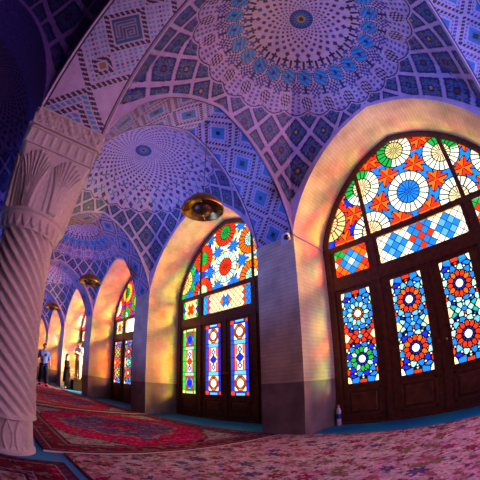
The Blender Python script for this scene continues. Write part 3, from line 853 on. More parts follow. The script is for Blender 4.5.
# leaves from the viewer's left to right: (outer edges), (glass edges), lateral counted to the viewer's right
LEAVES = [((-HI, -.880), (-1.515, -1.015)), ((-.810, -.001), (-.65, -.16)), ((.001, .810), (.15, .64)), ((.880, HI), (1.015, 1.515))]
def make_door(n, y, design, label, leaves=True, white_pane=False):
    d = empty('door_%d' % n, (XW + DEP, y, 0)); tag(d, label, 'door', kind='structure')
    obj('arched_frame', arch_frame(), M_WOOD, d)
    for z0, z1 in ((2.16, 2.375), (2.815, 2.915)):
        obj('transom_bar', boxes((-.08, .04, -HI, HI, z0, z1)), M_WOOD, d)
    obj('threshold', boxes((-.08, .05, -HI, HI, 0, .028)), M_WOOD, d)
    for s in (-1, 1):
        obj('mullion', boxes((-.085, .045, s * .845 - .038, s * .845 + .038, .0, float(inner_arch(np.array(.845))) + .03)), M_WOOD, d)
    for s, (a, b) in ((-1, (-HI, -.875)), (0, (-.815, .815)), (1, (.875, HI))):
        obj('light_frame', boxes((-.06, .03, -b, -b + .075, 2.375, 2.815), (-.06, .03, -a - .075, -a, 2.375, 2.815)), M_WOOD, d)
        if s == 0 and white_pane:
            obj('clear_pane', boxes((-.004, .004, -b + .07, -a - .07, 2.38, 2.81)), CLEAR, d); continue
        glass('transom_glass', (-b + .07, -a - .07, 2.38, 2.81), lambda Y, Z, s=s, a=a, b=b: transom(Y, Z, (a + b) / 2, (b - a) / 2, 'A' if design == 'A' else 'B', s != 0), d, depth=-.052)
    glass('fanlight_glass', (-HI, HI, 2.90, ZA - .05), lambda Y, Z: fan(Y, Z, design), d, mask_arch=True, depth=-.062)
    for k, ((a, b), (ga, gb)) in enumerate(LEAVES):
        if not leaves and k in (1, 2): continue
        gz0, gz1 = (.65, 2.09) if design != 'B' else (.55, 2.105)
        lf = obj('door_leaf', leaf_frame(-b, -a, -gb, -ga, gz0=gz0, gz1=gz1), M_WOOD, d)
        obj('lower_panel', lower_panel(-gb - .03, -ga + .03, .13, gz0 - .09), M_WOODP, lf)
        yc = (ga + gb) / 2
        if design == 'B': fn = lambda Y, Z, yc=yc, k=k: panel_B(Y, Z, yc, k in (0, 3))
        else: fn = lambda Y, Z, yc=yc, k=k: panel_A(Y, Z, yc, SPECS[(design, k)])
        glass('glass_panel', (-gb, -ga, gz0, gz1), fn, lf, kindc=.0075, depth=-.046)
        if k == 1: obj('meeting_strip', boxes((-.066, .04, -.022, .022, .03, 2.16)), M_WOOD, lf)
        if k in (1, 2):
            hy = -b + .055 if k == 1 else -a - .055
            obj('handle', lathe([(.022, -.008), (.026, 0), (.012, .01), (.012, .03), (.02, .045), (.016, .06)], 16), M_BRASS, lf).matrix_local = Matrix.Translation((-.05, hy, 1.02)) @ Matrix.Rotation(-PI / 2, 4, 'Y')
    return d

m, nt, out = new_mat('glowing_clear_pane')
e = N(nt, 'ShaderNodeEmission', Strength=1.6); no = N(nt, 'ShaderNodeTexNoise', Scale=2.0)  # pane emits by itself in place of daylight outside
ra = N(nt, 'ShaderNodeValToRGB'); ra.color_ramp.elements[0].color = (.85, .9, 1, 1); ra.color_ramp.elements[1].color = (1, 1, 1, 1)
nt.links.new(no.outputs['Fac'], ra.inputs['Fac']); nt.links.new(ra.outputs['Color'], e.inputs['Color'])
t = N(nt, 'ShaderNodeBsdfTransparent'); ad = N(nt, 'ShaderNodeAddShader'); nt.links.new(e.outputs[0], ad.inputs[0]); nt.links.new(t.outputs[0], ad.inputs[1]); nt.links.new(ad.outputs[0], out.inputs[0])
CLEAR = m
make_door(1, cy(0), 'A', 'nearest arched door with blue and white rosette fanlight and red rosette panels')
make_door(2, cy(1), 'B', 'second arched door with red rosette fanlight and blue bordered panels')
d3 = make_door(3, cy(2), 'C', 'third arched door with green and red glass and a clear white pane', white_pane=True)
make_door(4, cy(3), 'C', 'open arched doorway where the man in white stands', leaves=False)
for n_, k, lab in ((5, 4, 'fifth arched door far down the hall'), (6, 5, 'last arched door at the far end of the hall')):
    c = copy_tree(d3); c.name = 'door_%d' % n_; c.location.y = cy(k); c['label'] = lab

# ------------------------------------------------------------------ rugs
def flowers(C, x, y, cell, pal, prob=.9, k=0, rmin=.25, rmax=.48, petals=6):
    best = np.full(x.shape, 9.)
    i0, j0 = np.floor(x / cell), np.floor(y / cell)
    for di in (-1, 0, 1):
        for dj in (-1, 0, 1):
            i, j = i0 + di, j0 + dj
            cx = (i + .5 + (hsh(i, j, k) - .5) * .7) * cell; cyy = (j + .5 + (hsh(i, j, k + 1) - .5) * .7) * cell
            r = (rmin + (rmax - rmin) * hsh(i, j, k + 2)) * cell
            dx, dy = x - cx, y - cyy; d = np.hypot(dx, dy); an = np.arctan2(dy, dx)
            r = r * (.78 + .22 * np.cos(petals * an + 6 * hsh(i, j, k + 5)))
            on = (d < r) & (hsh(i, j, k + 3) < prob)
            pi_ = np.floor(hsh(i, j, k + 4) * len(pal)).astype(int) % len(pal)
            P = np.array(pal)[pi_]
            C[on] = P[on]
            C[on & (d < r * .45)] = (P * .35 + np.array([.25, .18, .12]) * .4)[on & (d < r * .45)]
    return C
CRM = np.array([.46, .35, .33]); PNK = np.array([.55, .30, .34]); RED = np.array([.46, .005, .085]); MAR = np.array([.14, .012, .025]); NVY = np.array([.04, .035, .10])
OLV = np.array([.20, .15, .07]); BRN = np.array([.22, .11, .08]); DRK = np.array([.045, .012, .02]); RSE = np.array([.40, .11, .14]); GRY = np.array([.30, .24, .26])
def rug_colours(X, Y, w, l, style, seed):
    C = np.zeros(X.shape + (3,))
    e = np.minimum(np.minimum(X, w - X), np.minimum(Y, l - Y))
    bx, by = X - w / 2, Y - l / 2
    jit = (vnoise(X / .05, Y / .05, seed) - .5) * .035
    if style == 'cream':
        C[:] = CRM; mm = vnoise(X / .22, Y / .22, seed) + jit * 4
        C[mm > .60] = PNK * .9
        flowers(C, X, Y, .085, [RSE * .8, BRN, GRY * .7, PNK, MAR], .8, seed, petals=5)
        flowers(C, X + .07, Y + .03, .19, [MAR * 1.6, RSE, NVY * 1.6, OLV, RED * .7, RSE], .75, seed + 9, petals=7)
        flowers(C, X + .02, Y + .05, .058, [CRM * 1.15, NVY * 2, RSE, OLV * 1.4, CRM], .45, seed + 19)
        b = (e < .20) & (vnoise(X / .05, Y / .05, seed + 4) > .45)
        C[b] = C[b] * np.array([.72, .55, .55])
        C[e < .02] = MAR * 1.2
    else:
        base = RED if style == 'red' else MAR * 1.3
        C[:] = base
        C[(vnoise(X / .5, Y / .5, seed) + jit * 3) > .72] = base * .75
        flowers(C, X, Y, .19, [base * .7, RSE * .7, NVY, base * 1.1], .42, seed, rmax=.36)
        # medallion
        a, b_ = w * .30, l * .27
        md = np.abs(bx / a) ** 1.35 + np.abs(by / b_) ** 1.35 + .08 * np.cos(10 * np.arctan2(by / b_, bx / a)) + jit * 2
        ring = md < 1; Cm = np.tile(NVY * 1.7 + np.array([.05, .0, .02]), X.shape + (1,)) * 1.0
        flowers(Cm, X, Y, .13, [RSE, GRY, RED * .7, GRY * .8, PNK * .8, NVY], .92, seed + 3); C[ring] = Cm[ring]
        C[(md < 1.06) & (md > .98)] = CRM * .6
        C[(md < .22)] = RED * .8
        # cream spandrels in the corners
        sp = np.abs(bx / (w * .40)) ** 1.6 + np.abs(by / (l * .42)) ** 1.6 + jit * 3 + .05 * np.cos(9 * np.arctan2(by, bx))
        cor = (sp > 1.10) & (e > .36)
        Cc = np.tile(CRM * .8, X.shape + (1,)) * 1.0; flowers(Cc, X, Y, .14, [BRN, GRY * .8, RSE * .8, OLV], .8, seed + 5); C[cor] = Cc[cor]
        C[(np.abs(sp - 1.10) < .025) & (e > .36)] = DRK
        # borders
        Cb = np.tile(MAR * 1.1, X.shape + (1,)) * 1.0; flowers(Cb, X, Y, .13, [RED * .8, NVY, BRN, RSE * .7, GRY * .6], .9, seed + 7); b = e < .36; C[b] = Cb[b]
        k = hsh(np.floor(X / .031), np.floor(Y / .031), seed + 40)
        C[(k > .86)] *= .45; kk = (k < .10) & ~b; C[kk] = C[kk] * .5 + GRY * .5
        for lo, hi, c in ((.345, .37, DRK), (.30, .315, CRM * .5), (.09, .10, CRM * .55), (.0, .03, DRK * 1.4)): C[(e >= lo) & (e < hi)] = c
        g2 = (e >= .315) & (e < .345); C[g2] = np.where((np.floor((X + Y) / .04) % 2 == 0)[..., None], RSE * .7, NVY)[g2]
        g3 = (e >= .03) & (e < .09); C[g3] = np.where((np.floor((X - Y) / .05) % 2 == 0)[..., None], MAR * 1.4, NVY * .8)[g3]
    return C * (.72 + .56 * hsh(np.floor(X / .021), np.floor(Y / .021), seed + 50))[..., None]
def rug(x0, x1, y0, y1, style, seed, label, cell=.02, fringe=None, z=.012):
    w, l = x1 - x0, y1 - y0; nu, nv = int(w / cell), int(l / cell)
    u, v = np.linspace(0, w, nu + 1), np.linspace(0, l, nv + 1)
    P = np.zeros((nu + 3, nv + 3, 3))
    ux = np.concatenate([[0], u, [w]]); vy = np.concatenate([[0], v, [l]])
    P[..., 0] = ux[:, None]; P[..., 1] = vy[None]
    P[1:-1, 1:-1, 2] = z - .004 + (vnoise(u[:, None] / .6 + 0 * v[None], v[None] / .6 + 0 * u[:, None], seed)) * .006
    X, Y = np.meshgrid((ux[1:] + ux[:-1]) / 2, (vy[1:] + vy[:-1]) / 2, indexing='ij')
    o = link('persian_rug', grid_mesh('rug_pile', P, rug_colours(X, Y, w, l, style, seed), smooth=True), M_RUG, None, (x0, y0, .002))
    tag(o, label, 'rug', 'persian rugs laid over the hall floor')
    for f in fringe or ():
        bm = bmesh.new(); rnd = random.Random(seed)
        if f in 'sn':
            yy = (-.012, .004) if f == 's' else (l - .004, l + .012)
            box(bm, 0, w, *yy, .0, z + .004)
        else:
            xx = (-.03, .012) if f == 'w' else (w - .012, w + .03)
            box(bm, *xx, 0, l, 0, z + .004)
        obj('fringe', bm, M_FRINGE, o)
    return o
M_FRINGE = pbr('cotton_fringe', (.42, .33, .33), rough=.9, scale=120, vary=.3)
rug(.68, 3.70, -1.60, 2.752, 'cream', 3, 'cream and pink floral rug beside the nearest door', .0105)
rug(.50, 3.55, 2.775, 6.36, 'red', 5, 'crimson medallion rug with white front edge right of the column', .0125, 's')
rug(.70, 3.55, 6.42, 9.95, 'red', 21, 'crimson rug lying just beyond the medallion rug', .02, 's')
rug(.70, 3.36, 10.0, 13.5, 'red', 33, 'crimson rug before the third door where the people stand', .025, 's')
rug(.70, 3.36, 13.56, 17.0, 'red', 45, 'crimson rug behind the walking man', .03)
rug(.70, 3.36, 17.06, 21.0, 'red', 57, 'farthest crimson rug at the end of the hall', .03)
rug(-2.6, .60, -1.1, 2.43, 'dark', 8, 'dark maroon rug in front of the column base', .0125)

# ------------------------------------------------------------------ hanging lamps
def make_lamp(x, y, z, label):
    L = empty('hanging_lamp', (x, y, z)); tag(L, label, 'hanging lamp', 'brass dish lamps under the arches')
    # wide spun dish open below, with a rolled rim
    prof = [(.03, .20), (.10, .185), (.19, .135), (.25, .06), (.270, .01), (.278, -.012), (.268, -.022), (.258, -.012), (.243, .03), (.18, .105), (.10, .15), (.03, .165)]
    obj('lamp_dish', lathe(prof, 48, closed=True), M_BRASS, L, smooth=True)
    bowl = obj('inner_bowl', lathe([(.004, -.075), (.06, -.07), (.115, -.04), (.135, .0), (.140, .02), (.128, .02), (.10, .01)], 40), M_BRONZE, L, smooth=True)
    obj('finial', lathe([(.004, -.115), (.016, -.105), (.010, -.09), (.02, -.076)], 16), M_BRASS, bowl, smooth=True)
    for k in range(4):
        a = PI / 4 + k * PI / 2
        obj('arm', tube([(.13 * math.cos(a), .13 * math.sin(a), .015), (.2 * math.cos(a), .2 * math.sin(a), -.005), (.262 * math.cos(a), .262 * math.sin(a), -.008)], .008), M_BRASS, L)
    obj('hub', lathe([(.03, .165), (.035, .21), (.02, .235), (.012, .26), (.004, .27)], 20), M_BRASS, L, smooth=True)
    obj('chain', tube([(0, 0, .26), (0, 0, (ZA - z) * .5), (0, 0, ZA - z)], .005, 6), M_IRON, L)
    obj('ceiling_hook', lathe([(.03, ZA - z), (.03, ZA - z - .02), (.01, ZA - z - .05)], 12), M_IRON, L)
    return L
lamp = make_lamp(XM + .07, Y1 - .02, 2.90, 'largest brass dish lamp hanging before the second door')
for i, lab in ((1, 'second brass dish lamp hanging above the third arch'), (2, 'small far brass lamp hanging beside the column shaft')):
    c = copy_tree(lamp); c.location = (XM + .07, py(i) - .02, 2.90); c['label'] = lab

# ------------------------------------------------------------------ security camera, cord and bottle
M_CAMW = pbr('white_plastic', (.62, .56, .64), rough=.4, vary=.05)
M_CAMB = pbr('black_lens', (.01, .01, .015), rough=.1, vary=.05)
sc_ = empty('security_camera', (XW - .10, Y1 - .30, 2.88)); tag(sc_, 'small white security camera on the corner of the first pier', 'camera')
obj('housing', lathe([(.03, -.055), (.058, -.04), (.066, 0), (.058, .04), (.03, .055)], 24), M_CAMW, sc_, smooth=True)
ld = Vector((-.55, -.62, -.55)).normalized()
le = obj('lens', lathe([(.042, 0), (.042, .03), (.036, .045), (.012, .055)], 24), M_CAMB, sc_, smooth=True)
le.rotation_mode = 'QUATERNION'; le.rotation_quaternion = ld.to_track_quat('Z', 'Y'); le.location = ld * .03
ri = obj('lens_ring', lathe([(.046, .0), (.052, .01), (.052, .03), (.043, .036)], 24, closed=False), M_CAMW, sc_, smooth=True)
ri.rotation_mode = 'QUATERNION'; ri.rotation_quaternion = le.rotation_quaternion; ri.location = ld * .02
obj('mount', boxes((.03, .099, -.03, .03, -.03, .03), (.09, .099, .02, .16, -.05, .05)), M_CAMW, sc_)
tag(obj('cable', tube([(XW + .01, Y1 - PW / 2 - .012, ZS - .01), (XW + DEP / 2, Y1 - PW / 2 - .012, ZS - .012), (XW + DEP - .1, Y1 - PW / 2 - .012, ZS - .01)], .012, 8), M_RIB),
    'thin pale cable run along the niche side beside the security camera', 'cable')

M_PET = pbr('bottle_plastic', (.62, .56, .62), rough=.15, vary=.1); M_PETL = pbr('bottle_label', (.02, .05, .30), rough=.4, vary=.1); M_PETC = pbr('bottle_cap', (.55, .50, .60), rough=.4, vary=.05)
bt = empty('water_bottle', (4.40, 2.315, 0)); tag(bt, 'clear plastic water bottle with dark blue label beside the door jamb', 'bottle')
obj('body', lathe([(.03, .002), (.038, .012), (.038, .10), (.036, .11), (.036, .20), (.038, .21), (.038, .235), (.028, .275), (.014, .30), (.014, .315)], 24), M_PET, bt, smooth=True)
obj('bottle_label', lathe([(.0385, .115), (.0385, .195)], 24, closed=False), M_PETL, bt, smooth=True)
obj('cap', lathe([(.016, .31), (.016, .332), (.013, .336)], 20), M_PETC, bt)

# ------------------------------------------------------------------ people
SKIN = pbr('skin', (.42, .22, .15), rough=.5, vary=.08); HAIR = pbr('dark_hair', (.015, .010, .008), rough=.6, vary=.2)
def skin_mesh(name, joints, bones, mat, parent, root=0, sub=2, loc=(0, 0, 0)):
    me = bpy.data.meshes.new(name); me.from_pydata([j[0] for j in joints], bones, []); me.update()
    o = link(name, me, mat, parent)
    if not me.skin_vertices: 
        bpy.context.view_layer.objects.active = o
    o.modifiers.new('skin', 'SKIN')
    if not me.skin_vertices:
        bm = bmesh.new(); bm.from_mesh(me); bm.verts.layers.skin.verify(); bm.to_mesh(me); bm.free()
    for v, j in zip(me.skin_vertices[0].data, joints):
        r = j[1]; v.radius = r if isinstance(r, tuple) else (r, r)
    me.skin_vertices[0].data[root].use_root = True
    o.modifiers['skin'].use_smooth_shade = True
    s = o.modifiers.new('sub', 'SUBSURF'); s.levels = sub; s.render_levels = sub
    return o

def chain(J, Bn, start, pts):
    """adds joints one after another from joint index START; returns the last index"""
    last = start
    for p, r in pts:
        J.append((p, r)); Bn.append((last, len(J) - 1)); last = len(J) - 1
    return last

def hand(J, Bn, wrist, tip_dir, side, palm_n):
    """palm, four unequal curled fingers and a thumb from the palm's side"""
    w = Vector(J[wrist][0]); d = Vector(tip_dir).normalized(); n = Vector(palm_n).normalized(); s = d.cross(n).normalized() * side
    pc = chain(J, Bn, wrist, [(tuple(w + d * .045), (.020, .034))])
    for k, (off, ln) in enumerate(((-.027, .062), (-.009, .074), (.009, .070), (.026, .055))):
        b = w + d * .085 + s * off
        chain(J, Bn, pc, [(tuple(b), .0095), (tuple(b + d * ln * .5 + n * .008), .0085), (tuple(b + d * ln * .85 + n * .03), .0075)])
    t = w + d * .035 - s * .038
    chain(J, Bn, pc, [(tuple(t), .011), (tuple(t + d * .03 - s * .014 + n * .012), .009), (tuple(t + d * .055 - s * .012 + n * .022), .008)])

def person(name, label, H, loc, rz, P, female=False):
    """P holds joint positions as fractions of H in the figure's own frame (x to its left, -y its front)."""
    r = empty(name, loc, rz); tag(r, label, 'person')
    S = H / 1.75
    V = lambda p: (p[0] * S, p[1] * S, p[2] * S)
    J, Bn = [], []
    J.append((V(P['hip']), (.135 * S, .10 * S)))
    sp = chain(J, Bn, 0, [(V(P['waist']), (.13 * S, .095 * S)), (V(P['chest']), (.155 * S, .11 * S)), (V(P['neck0']), (.075 * S, .065 * S))])
    chest = sp - 1
    hd = Vector(V(P['head']))
    chain(J, Bn, sp, [(V(P['neck1']), .052 * S), (tuple(hd + Vector((0, -.012, -.045)) * S), (.066 * S, .072 * S)), (tuple(hd + Vector((0, .0, .03)) * S), (.078 * S, .092 * S)), (tuple(hd + Vector((0, .006, .085)) * S), (.058 * S, .07 * S))])
    arms = {}
    for s, k in ((1, 'L'), (-1, 'R')):
        sh, el, wr = P['sh' + k], P['el' + k], P['wr' + k]
        a = chain(J, Bn, chest, [(V(sh), .058 * S), (V(el), .043 * S), (V(wr), .028 * S)])
        dv = Vector(wr) - Vector(el)
        hand(J, Bn, a, P.get('hd' + k, tuple(dv)), s, P.get('pn' + k, (-s, 0, 0)))
        arms[k] = (V(sh), V(el), V(wr))
        kn, an = P['kn' + k], P['an' + k]
        chain(J, Bn, 0, [(V((P['hip'][0] + s * .095, P['hip'][1], P['hip'][2] - .06)), .09 * S), (V(kn), .058 * S), (V(an), .040 * S), (V((an[0], an[1] - .10, an[2] - .045)), (.035 * S, .028 * S)), (V((an[0], an[1] - .17, an[2] - .055)), (.034 * S, .022 * S))])
    body = skin_mesh('body', J, Bn, SKIN, r)
    # face
    EYE = pbr('eye_dark', (.02, .015, .012), rough=.2)
    for sx in (-1, 1):
        f = bmesh.new(); bmesh.ops.create_uvsphere(f, u_segments=10, v_segments=6, radius=.011 * S, matrix=Matrix.Translation(hd + Vector((sx * .032, -.083, .012)) * S))
        obj('eye', f, EYE, r, smooth=True)
    f = bmesh.new()
    v = [f.verts.new(hd + Vector(p) * S) for p in ((-.010, -.085, .014), (.010, -.085, .014), (-.018, -.084, -.028), (.018, -.084, -.028), (0, -.112, -.022), (0, -.095, .012))]
    for q in ((0, 2, 4, 5), (1, 5, 4, 3), (2, 3, 4), (0, 5, 1)): f.faces.new([v[i] for i in q])
    obj('nose', f, SKIN, r)
    obj('mouth', boxes(tuple(c for k in range(3) for c in (hd[k] + (-.024, -.089, -.054)[k] * S, hd[k] + (.024, -.078, -.044)[k] * S))), pbr('lips', (.30, .10, .09), rough=.5), r)
    for sx in (-1, 1):
        f = bmesh.new(); bmesh.ops.create_uvsphere(f, u_segments=12, v_segments=8, radius=.03 * S, matrix=Matrix.Translation(hd + Vector((sx * .080, .005, .0)) * S) @ Matrix.Diagonal((.35, .7, 1, 1)))
        obj('ear', f, SKIN, r, smooth=True)
    return r, arms, V, hd, S

def garment(name, J, Bn, mat, parent): return skin_mesh(name, J, Bn, mat, parent)
def shirt(r, P, V, S, mat, arms, sleeve=.9, hem=.10, long=0.0):
    J = [(V((P['hip'][0], P['hip'][1], P['hip'][2] - .05 - long)), (.162 * S, .125 * S))]; Bn = []
    c = chain(J, Bn, 0, [(V(P['waist']), (.152 * S, .118 * S)), (V(P['chest']), (.172 * S, .128 * S)), (V((P['neck0'][0], P['neck0'][1], P['neck0'][2] - .01)), (.088 * S, .078 * S))]) - 1
    for k in 'LR':
        sh, el, wr = [Vector(q) for q in arms[k]]
        pts = [(tuple(sh), .074 * S), (tuple(el), .060 * S)]
        pts.append((tuple(el + (wr - el) * sleeve), .046 * S))
        chain(J, Bn, c, pts)
    return skin_mesh('shirt', J, Bn, mat, r)
def trousers(r, P, V, S, mat):
    J = [(V((P['hip'][0], P['hip'][1], P['hip'][2] + .10)), (.148 * S, .112 * S))]; Bn = []
    for s, k in ((1, 'L'), (-1, 'R')):
        kn, an = P['kn' + k], P['an' + k]
        chain(J, Bn, 0, [(V((P['hip'][0] + s * .092, P['hip'][1], P['hip'][2] - .09)), .108 * S), (V(kn), .080 * S), (V((an[0], an[1], an[2] + .01)), .066 * S)])
    return skin_mesh('trousers', J, Bn, mat, r)
def shoes(r, P, V, S, mat):
    for k in 'LR':
        an = P['an' + k]; b = bmesh.new()
        bmesh.ops.create_uvsphere(b, u_segments=16, v_segments=10, radius=1, matrix=Matrix.Translation(V((an[0], an[1] - .07, an[2] - .045))) @ Matrix.Diagonal((.048 * S, .135 * S, .045 * S, 1)))
        for v in b.verts: v.co.z = max(v.co.z, (an[2] - .078) * S)
        obj('shoe', b, mat, r, smooth=True)
def hair(r, hd, S, mat, long=False):
    b = bmesh.new(); bmesh.ops.create_uvsphere(b, u_segments=24, v_segments=16, radius=1, matrix=Matrix.Translation(hd + Vector((0, .014, .045)) * S) @ Matrix.Diagonal((.098 * S, .108 * S, .098 * S, 1)))
    cut = [v for v in b.verts if (v.co.y - hd.y) < -.055 * S and (v.co.z - hd.z) < .075 * S or (v.co.z - hd.z) < -.06 * S and not long]
    bmesh.ops.delete(b, geom=cut, context='VERTS')
    return obj('hair', b, mat, r, smooth=True)

STAND = dict(hip=(0, 0, .95), waist=(0, -.005, 1.10), chest=(0, .0, 1.30), neck0=(0, .01, 1.47), neck1=(0, 0, 1.53), head=(0, -.015, 1.645),
             shL=(.19, .01, 1.40), elL=(.235, .02, 1.13), wrL=(.24, -.04, .89), shR=(-.19, .01, 1.40), elR=(-.235, .02, 1.13), wrR=(-.24, -.04, .89),
             knL=(.10, -.02, .51), anL=(.10, .02, .085), knR=(-.10, -.02, .51), anR=(-.10, .02, .085))
def cloth(name, c): return pbr(name, c, rough=.95, bump=.3, scale=18, vary=.15, spec=.03)
# walking man: light blue shirt, looking down at what he holds before his chest
P = dict(STAND); P.update(elR=(-.26, .0, 1.14), wrR=(-.12, -.20, 1.20), hdR=(.6, -.5, .15), pnR=(0, .1, -1), elL=(.27, .05, 1.14), wrL=(.30, -.02, .90), knL=(.11, -.10, .52), anL=(.12, -.10, .085), knR=(-.10, .02, .51), anR=(-.11, .16, .10), head=(-.01, -.05, 1.64), neck1=(0, -.015, 1.53))
m1 = person('person', 'man in light blue shirt and dark jeans walking on the rug beside the column', 1.74, (2.40, 13.3, .014), math.radians(8), P)
r, arms, V, hd, S = m1
shirt(r, P, V, S, cloth('blue_shirt', (.09, .14, .46)), arms, .35, long=.10); trousers(r, P, V, S, cloth('dark_jeans', (.010, .013, .035))); shoes(r, P, V, S, cloth('black_shoes', (.012, .01, .012))); hair(r, hd, S, HAIR)
ph = tag(obj('phone', bevel(boxes((-.006, .006, -.035, .035, -.07, .07)), .004, 1), pbr('phone_black', (.01, .01, .012), rough=.2)), 'small dark phone held by the man in light blue', 'phone')
ph.location = Vector((2.40, 13.3, .014)) + Matrix.Rotation(math.radians(8), 3, 'Z') @ Vector((-.045, -.300, 1.275)); ph.rotation_euler = (1.0, 0, math.radians(98))
# woman in black, long dark hair, seen from the side
P = dict(STAND); P.update(elR=(-.22, -.02, 1.14), wrR=(-.16, -.22, 1.02), hdR=(0, -1, -.2), pnR=(1, 0, 0), elL=(.21, -.02, 1.14), wrL=(.14, -.20, .98), hdL=(0, -1, -.2), pnL=(-1, 0, 0))
r, arms, V, hd, S = person('person', 'woman in long black coat with dark hair standing at the open doorway', 1.56, (3.62, 14.0, .002), math.radians(60), P, True)
BLK = cloth('black_cloth', (.004, .003, .004))
shirt(r, P, V, S, BLK, arms, .95, long=.05)
bm = bmesh.new(); rows = []
for z, rx, ry in ((1.12, .165, .125), (1.0, .185, .145), (.80, .20, .16), (.55, .215, .175), (.36, .225, .185)):
    rows.append([bm.verts.new((rx * S * math.cos(2 * PI * k / 28) * (1 + .03 * math.cos(k * 1.7)), ry * S * math.sin(2 * PI * k / 28), z * S)) for k in range(28)])
for a, b in zip(rows, rows[1:]):
    for k in range(28): bm.faces.new((a[k], a[(k + 1) % 28], b[(k + 1) % 28], b[k]))
obj('coat_skirt', bm, BLK, r, smooth=True)
trousers(r, P, V, S, BLK); shoes(r, P, V, S, BLK)
b = hair(r, hd, S, HAIR, long=True)
b2 = bmesh.new(); bmesh.ops.create_uvsphere(b2, u_segments=20, v_segments=14, radius=1, matrix=Matrix.Translation(hd + Vector((0, .05, -.11)) * S) @ Matrix.Diagonal((.10 * S, .075 * S, .19 * S, 1)))
obj('long_hair', b2, HAIR, r, smooth=True)
hb = empty('handbag', (3.81, 13.90, .80), math.radians(60)); tag(hb, 'brown handbag held by the woman in black', 'bag')
obj('bag_body', bevel(boxes((-.11, .11, -.035, .035, -.2, -.02)), .02, 3), pbr('brown_leather', (.25, .10, .05), rough=.5), hb, smooth=True)
obj('bag_handle', tube([(.07 * math.cos(PI * k / 10), 0, -.03 + .12 * math.sin(PI * k / 10)) for k in range(11)], .008), pbr('brown_strap', (.2, .08, .04), rough=.5), hb)
# man in white on a step
M_STEP = pbr('blackened_wood', (.006, .004, .003), rough=.8, spec=.05)
st = empty('wooden_step', (4.16, 13.95, 0)); tag(st, 'dark wooden step box under the man in white', 'step')
obj('step_top', bevel(boxes((-.30, .30, -.27, .27, .44, .485)), .006, 1), M_STEP, st)
for x0, x1, y0, y1 in ((-.28, -.25, -.25, .25), (.25, .28, -.25, .25), (-.25, .25, -.25, -.22), (-.25, .25, .22, .25)): obj('side_panel', boxes((x0, x1, y0, y1, 0, .44)), M_STEP, st)
P = dict(STAND); P.update(elR=(-.24, -.03, 1.15), wrR=(-.13, -.22, 1.22), hdR=(.3, -.8, .3), pnR=(1, 0, 0), elL=(.235, -.0, 1.13), wrL=(.13, -.20, 1.20), hdL=(-.3, -.8, .3), pnL=(-1, 0, 0))
r, arms, V, hd, S = person('person', 'man in white shirt and beige trousers standing on a step in the doorway', 1.74, (4.16, 13.97, .487), math.radians(-60), P)
shirt(r, P, V, S, cloth('white_shirt', (.34, .33, .35)), arms, .4, long=-.02); trousers(r, P, V, S, cloth('beige_trousers', (.26, .21, .14))); shoes(r, P, V, S, cloth('dark_shoes', (.02, .015, .012))); hair(r, hd, S, HAIR)

# ------------------------------------------------------------------ outside the doors: pale courtyard
M_YARD = pbr('courtyard_stone', (.70, .66, .58), rough=.9, vary=.1)
tag(obj('ground', boxes((XW + DEP + .3, 14, -6, 34, -.1, -.02)), M_YARD), 'pale courtyard paving outside the doors', 'ground', kind='structure')

# ------------------------------------------------------------------ light
def area(name, loc, target, sx, sy, power, color):
    l = bpy.data.lights.new(name, 'AREA'); l.shape = 'RECTANGLE'; l.size = sx; l.size_y = sy; l.energy = power; l.color = color
    o = bpy.data.objects.new(name, l); COL.objects.link(o); o.location = loc
    o.rotation_euler = (Vector(target) - Vector(loc)).to_track_quat('-Z', 'Y').to_euler()
    return o
sun = bpy.data.lights.new('sun', 'SUN'); sun.energy = 21; sun.angle = math.radians(22); sun.color = (1, .68, .14)
so = bpy.data.objects.new('sun', sun); COL.objects.link(so); so.location = (10, -6, 8)
so.rotation_euler = Vector((-.66, .70, -.26)).to_track_quat('-Z', 'Y').to_euler()
def spot(name, loc, target, power, color, size, blend=.6, radius=.4):
    l = bpy.data.lights.new(name, 'SPOT'); l.energy = power; l.color = color; l.spot_size = math.radians(size); l.spot_blend = blend; l.shadow_soft_size = radius
    o = bpy.data.objects.new(name, l); COL.objects.link(o); o.location = loc
    o.rotation_euler = (Vector(target) - Vector(loc)).to_track_quat('-Z', 'Y').to_euler()
    return o
for k, c, c2 in ((0, (1, .88, .05), (1, .12, .60)), (1, (1, .84, .02), (1, .84, .03)), (2, (1, .45, .08), (1, .22, .30)), (3, (1, .30, .22), (1, .5, .1)), (4, (1, .50, .12), (1, .3, .4)), (5, (1, .6, .2), (1, .5, .2))):
    area('soffit_fill', (6.3, cy(k) - .7, .5), (4.2, cy(k) + .5, 3.9), 2.2, 1.4, 380 if k else 330, c)  # added lamp outside each bay, aimed up to colour the niche soffit
    area('jamb_fill', (6.2, cy(k) - 1.6, 1.6), (4.1, cy(k) + 1.7, 1.5), 1.2, 1.2, (110, 300, 260, 260, 260, 260)[k], c2)  # second added lamp per bay, tinting the far jamb
area('doorway_fill', (6.0, cy(3) - .9, 2.6), (4.1, cy(3) + 1.7, 2.6), .9, .9, 800, (1, .96, .86))  # unseen lamp added to whiten the jamb of the open doorway
area('fill_near', (2.4, -2.7, .9), (2.0, 3.0, 3.9), 2.6, 1.4, 60, (.70, .48, 1.0))
area('fill_floor', (1.6, -2.2, 3.4), (.6, 3.0, .6), 2.0, 1.2, 36, (1.0, .56, .66))
area('rug_pink_fill', (3.3, -2.3, 2.6), (2.4, .9, 0), 1.0, 1.0, 62, (1, .26, .85))  # added lamp out of frame that turns the near rug pinker
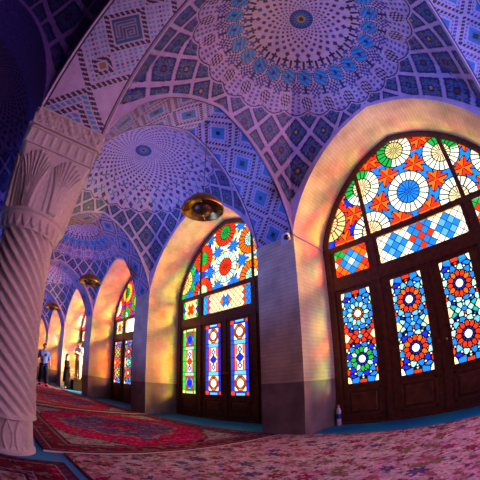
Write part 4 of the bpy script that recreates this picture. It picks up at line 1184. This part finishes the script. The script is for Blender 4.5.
spot('aisle_blue_fill', (-.9, .9, .9), (-1.9, 4.2, 4.4), 110, (.20, .18, 1.0), 50)  # added spot that tints the next aisle's vault blue
spot('aisle_blue_fill', (-1.0, 4.2, .9), (2.9, 3.2, 4.3), 650, (.10, .22, 1.0), 70)  # unseen spots added to turn the arch soffits blue
spot('aisle_blue_fill', (-.9, -1.0, .8), (2.7, -1.5, 4.3), 900, (.06, .22, 1.0), 60)
for k in (1, 2, 3, 4): spot('aisle_fill', (-1.6, cy(k) + .9, .9), (2.7, cy(k) + 1.6, 4.2), 800, (.16, .24, 1.0), 80)
w = bpy.data.worlds.new('World'); scn.world = w; w.use_nodes = True
bg = w.node_tree.nodes['Background']; bg.inputs[0].default_value = (.75, .85, 1.0, 1); bg.inputs[1].default_value = .5

# ------------------------------------------------------------------ camera (equisolid fisheye lens)
cam = bpy.data.cameras.new('Camera'); co = bpy.data.objects.new('Camera', cam); COL.objects.link(co); scn.camera = co
cam.type = 'PANO'; cam.sensor_width = 36; cam.sensor_height = 36; cam.sensor_fit = 'HORIZONTAL'
cam.panorama_type = 'FISHEYE_EQUISOLID'; cam.fisheye_lens = 319.6 * 36 / 480; cam.fisheye_fov = PI
cam.clip_start = .02
yaw, pitch, roll = .774, .46, -.019
fwd = Vector((math.cos(pitch) * math.cos(yaw), math.cos(pitch) * math.sin(yaw), math.sin(pitch)))
rt = Vector((math.sin(yaw), -math.cos(yaw), 0)); up = rt.cross(fwd)
c_, s_ = math.cos(roll), math.sin(roll)
R_, U_ = c_ * rt + s_ * up, -s_ * rt + c_ * up
co.matrix_world = Matrix(((R_.x, U_.x, -fwd.x, 0), (R_.y, U_.y, -fwd.y, 0), (R_.z, U_.z, -fwd.z, .747), (0, 0, 0, 1)))
scn.view_settings.view_transform = 'Standard'; scn.view_settings.look = 'None'; scn.view_settings.exposure = 0
try:
    scn.cycles.use_denoising = True; scn.cycles.denoiser = 'OPENIMAGEDENOISE'
except Exception: pass
scn.cycles.max_bounces = 8; scn.cycles.transparent_max_bounces = 12; scn.cycles.sample_clamp_indirect = 6
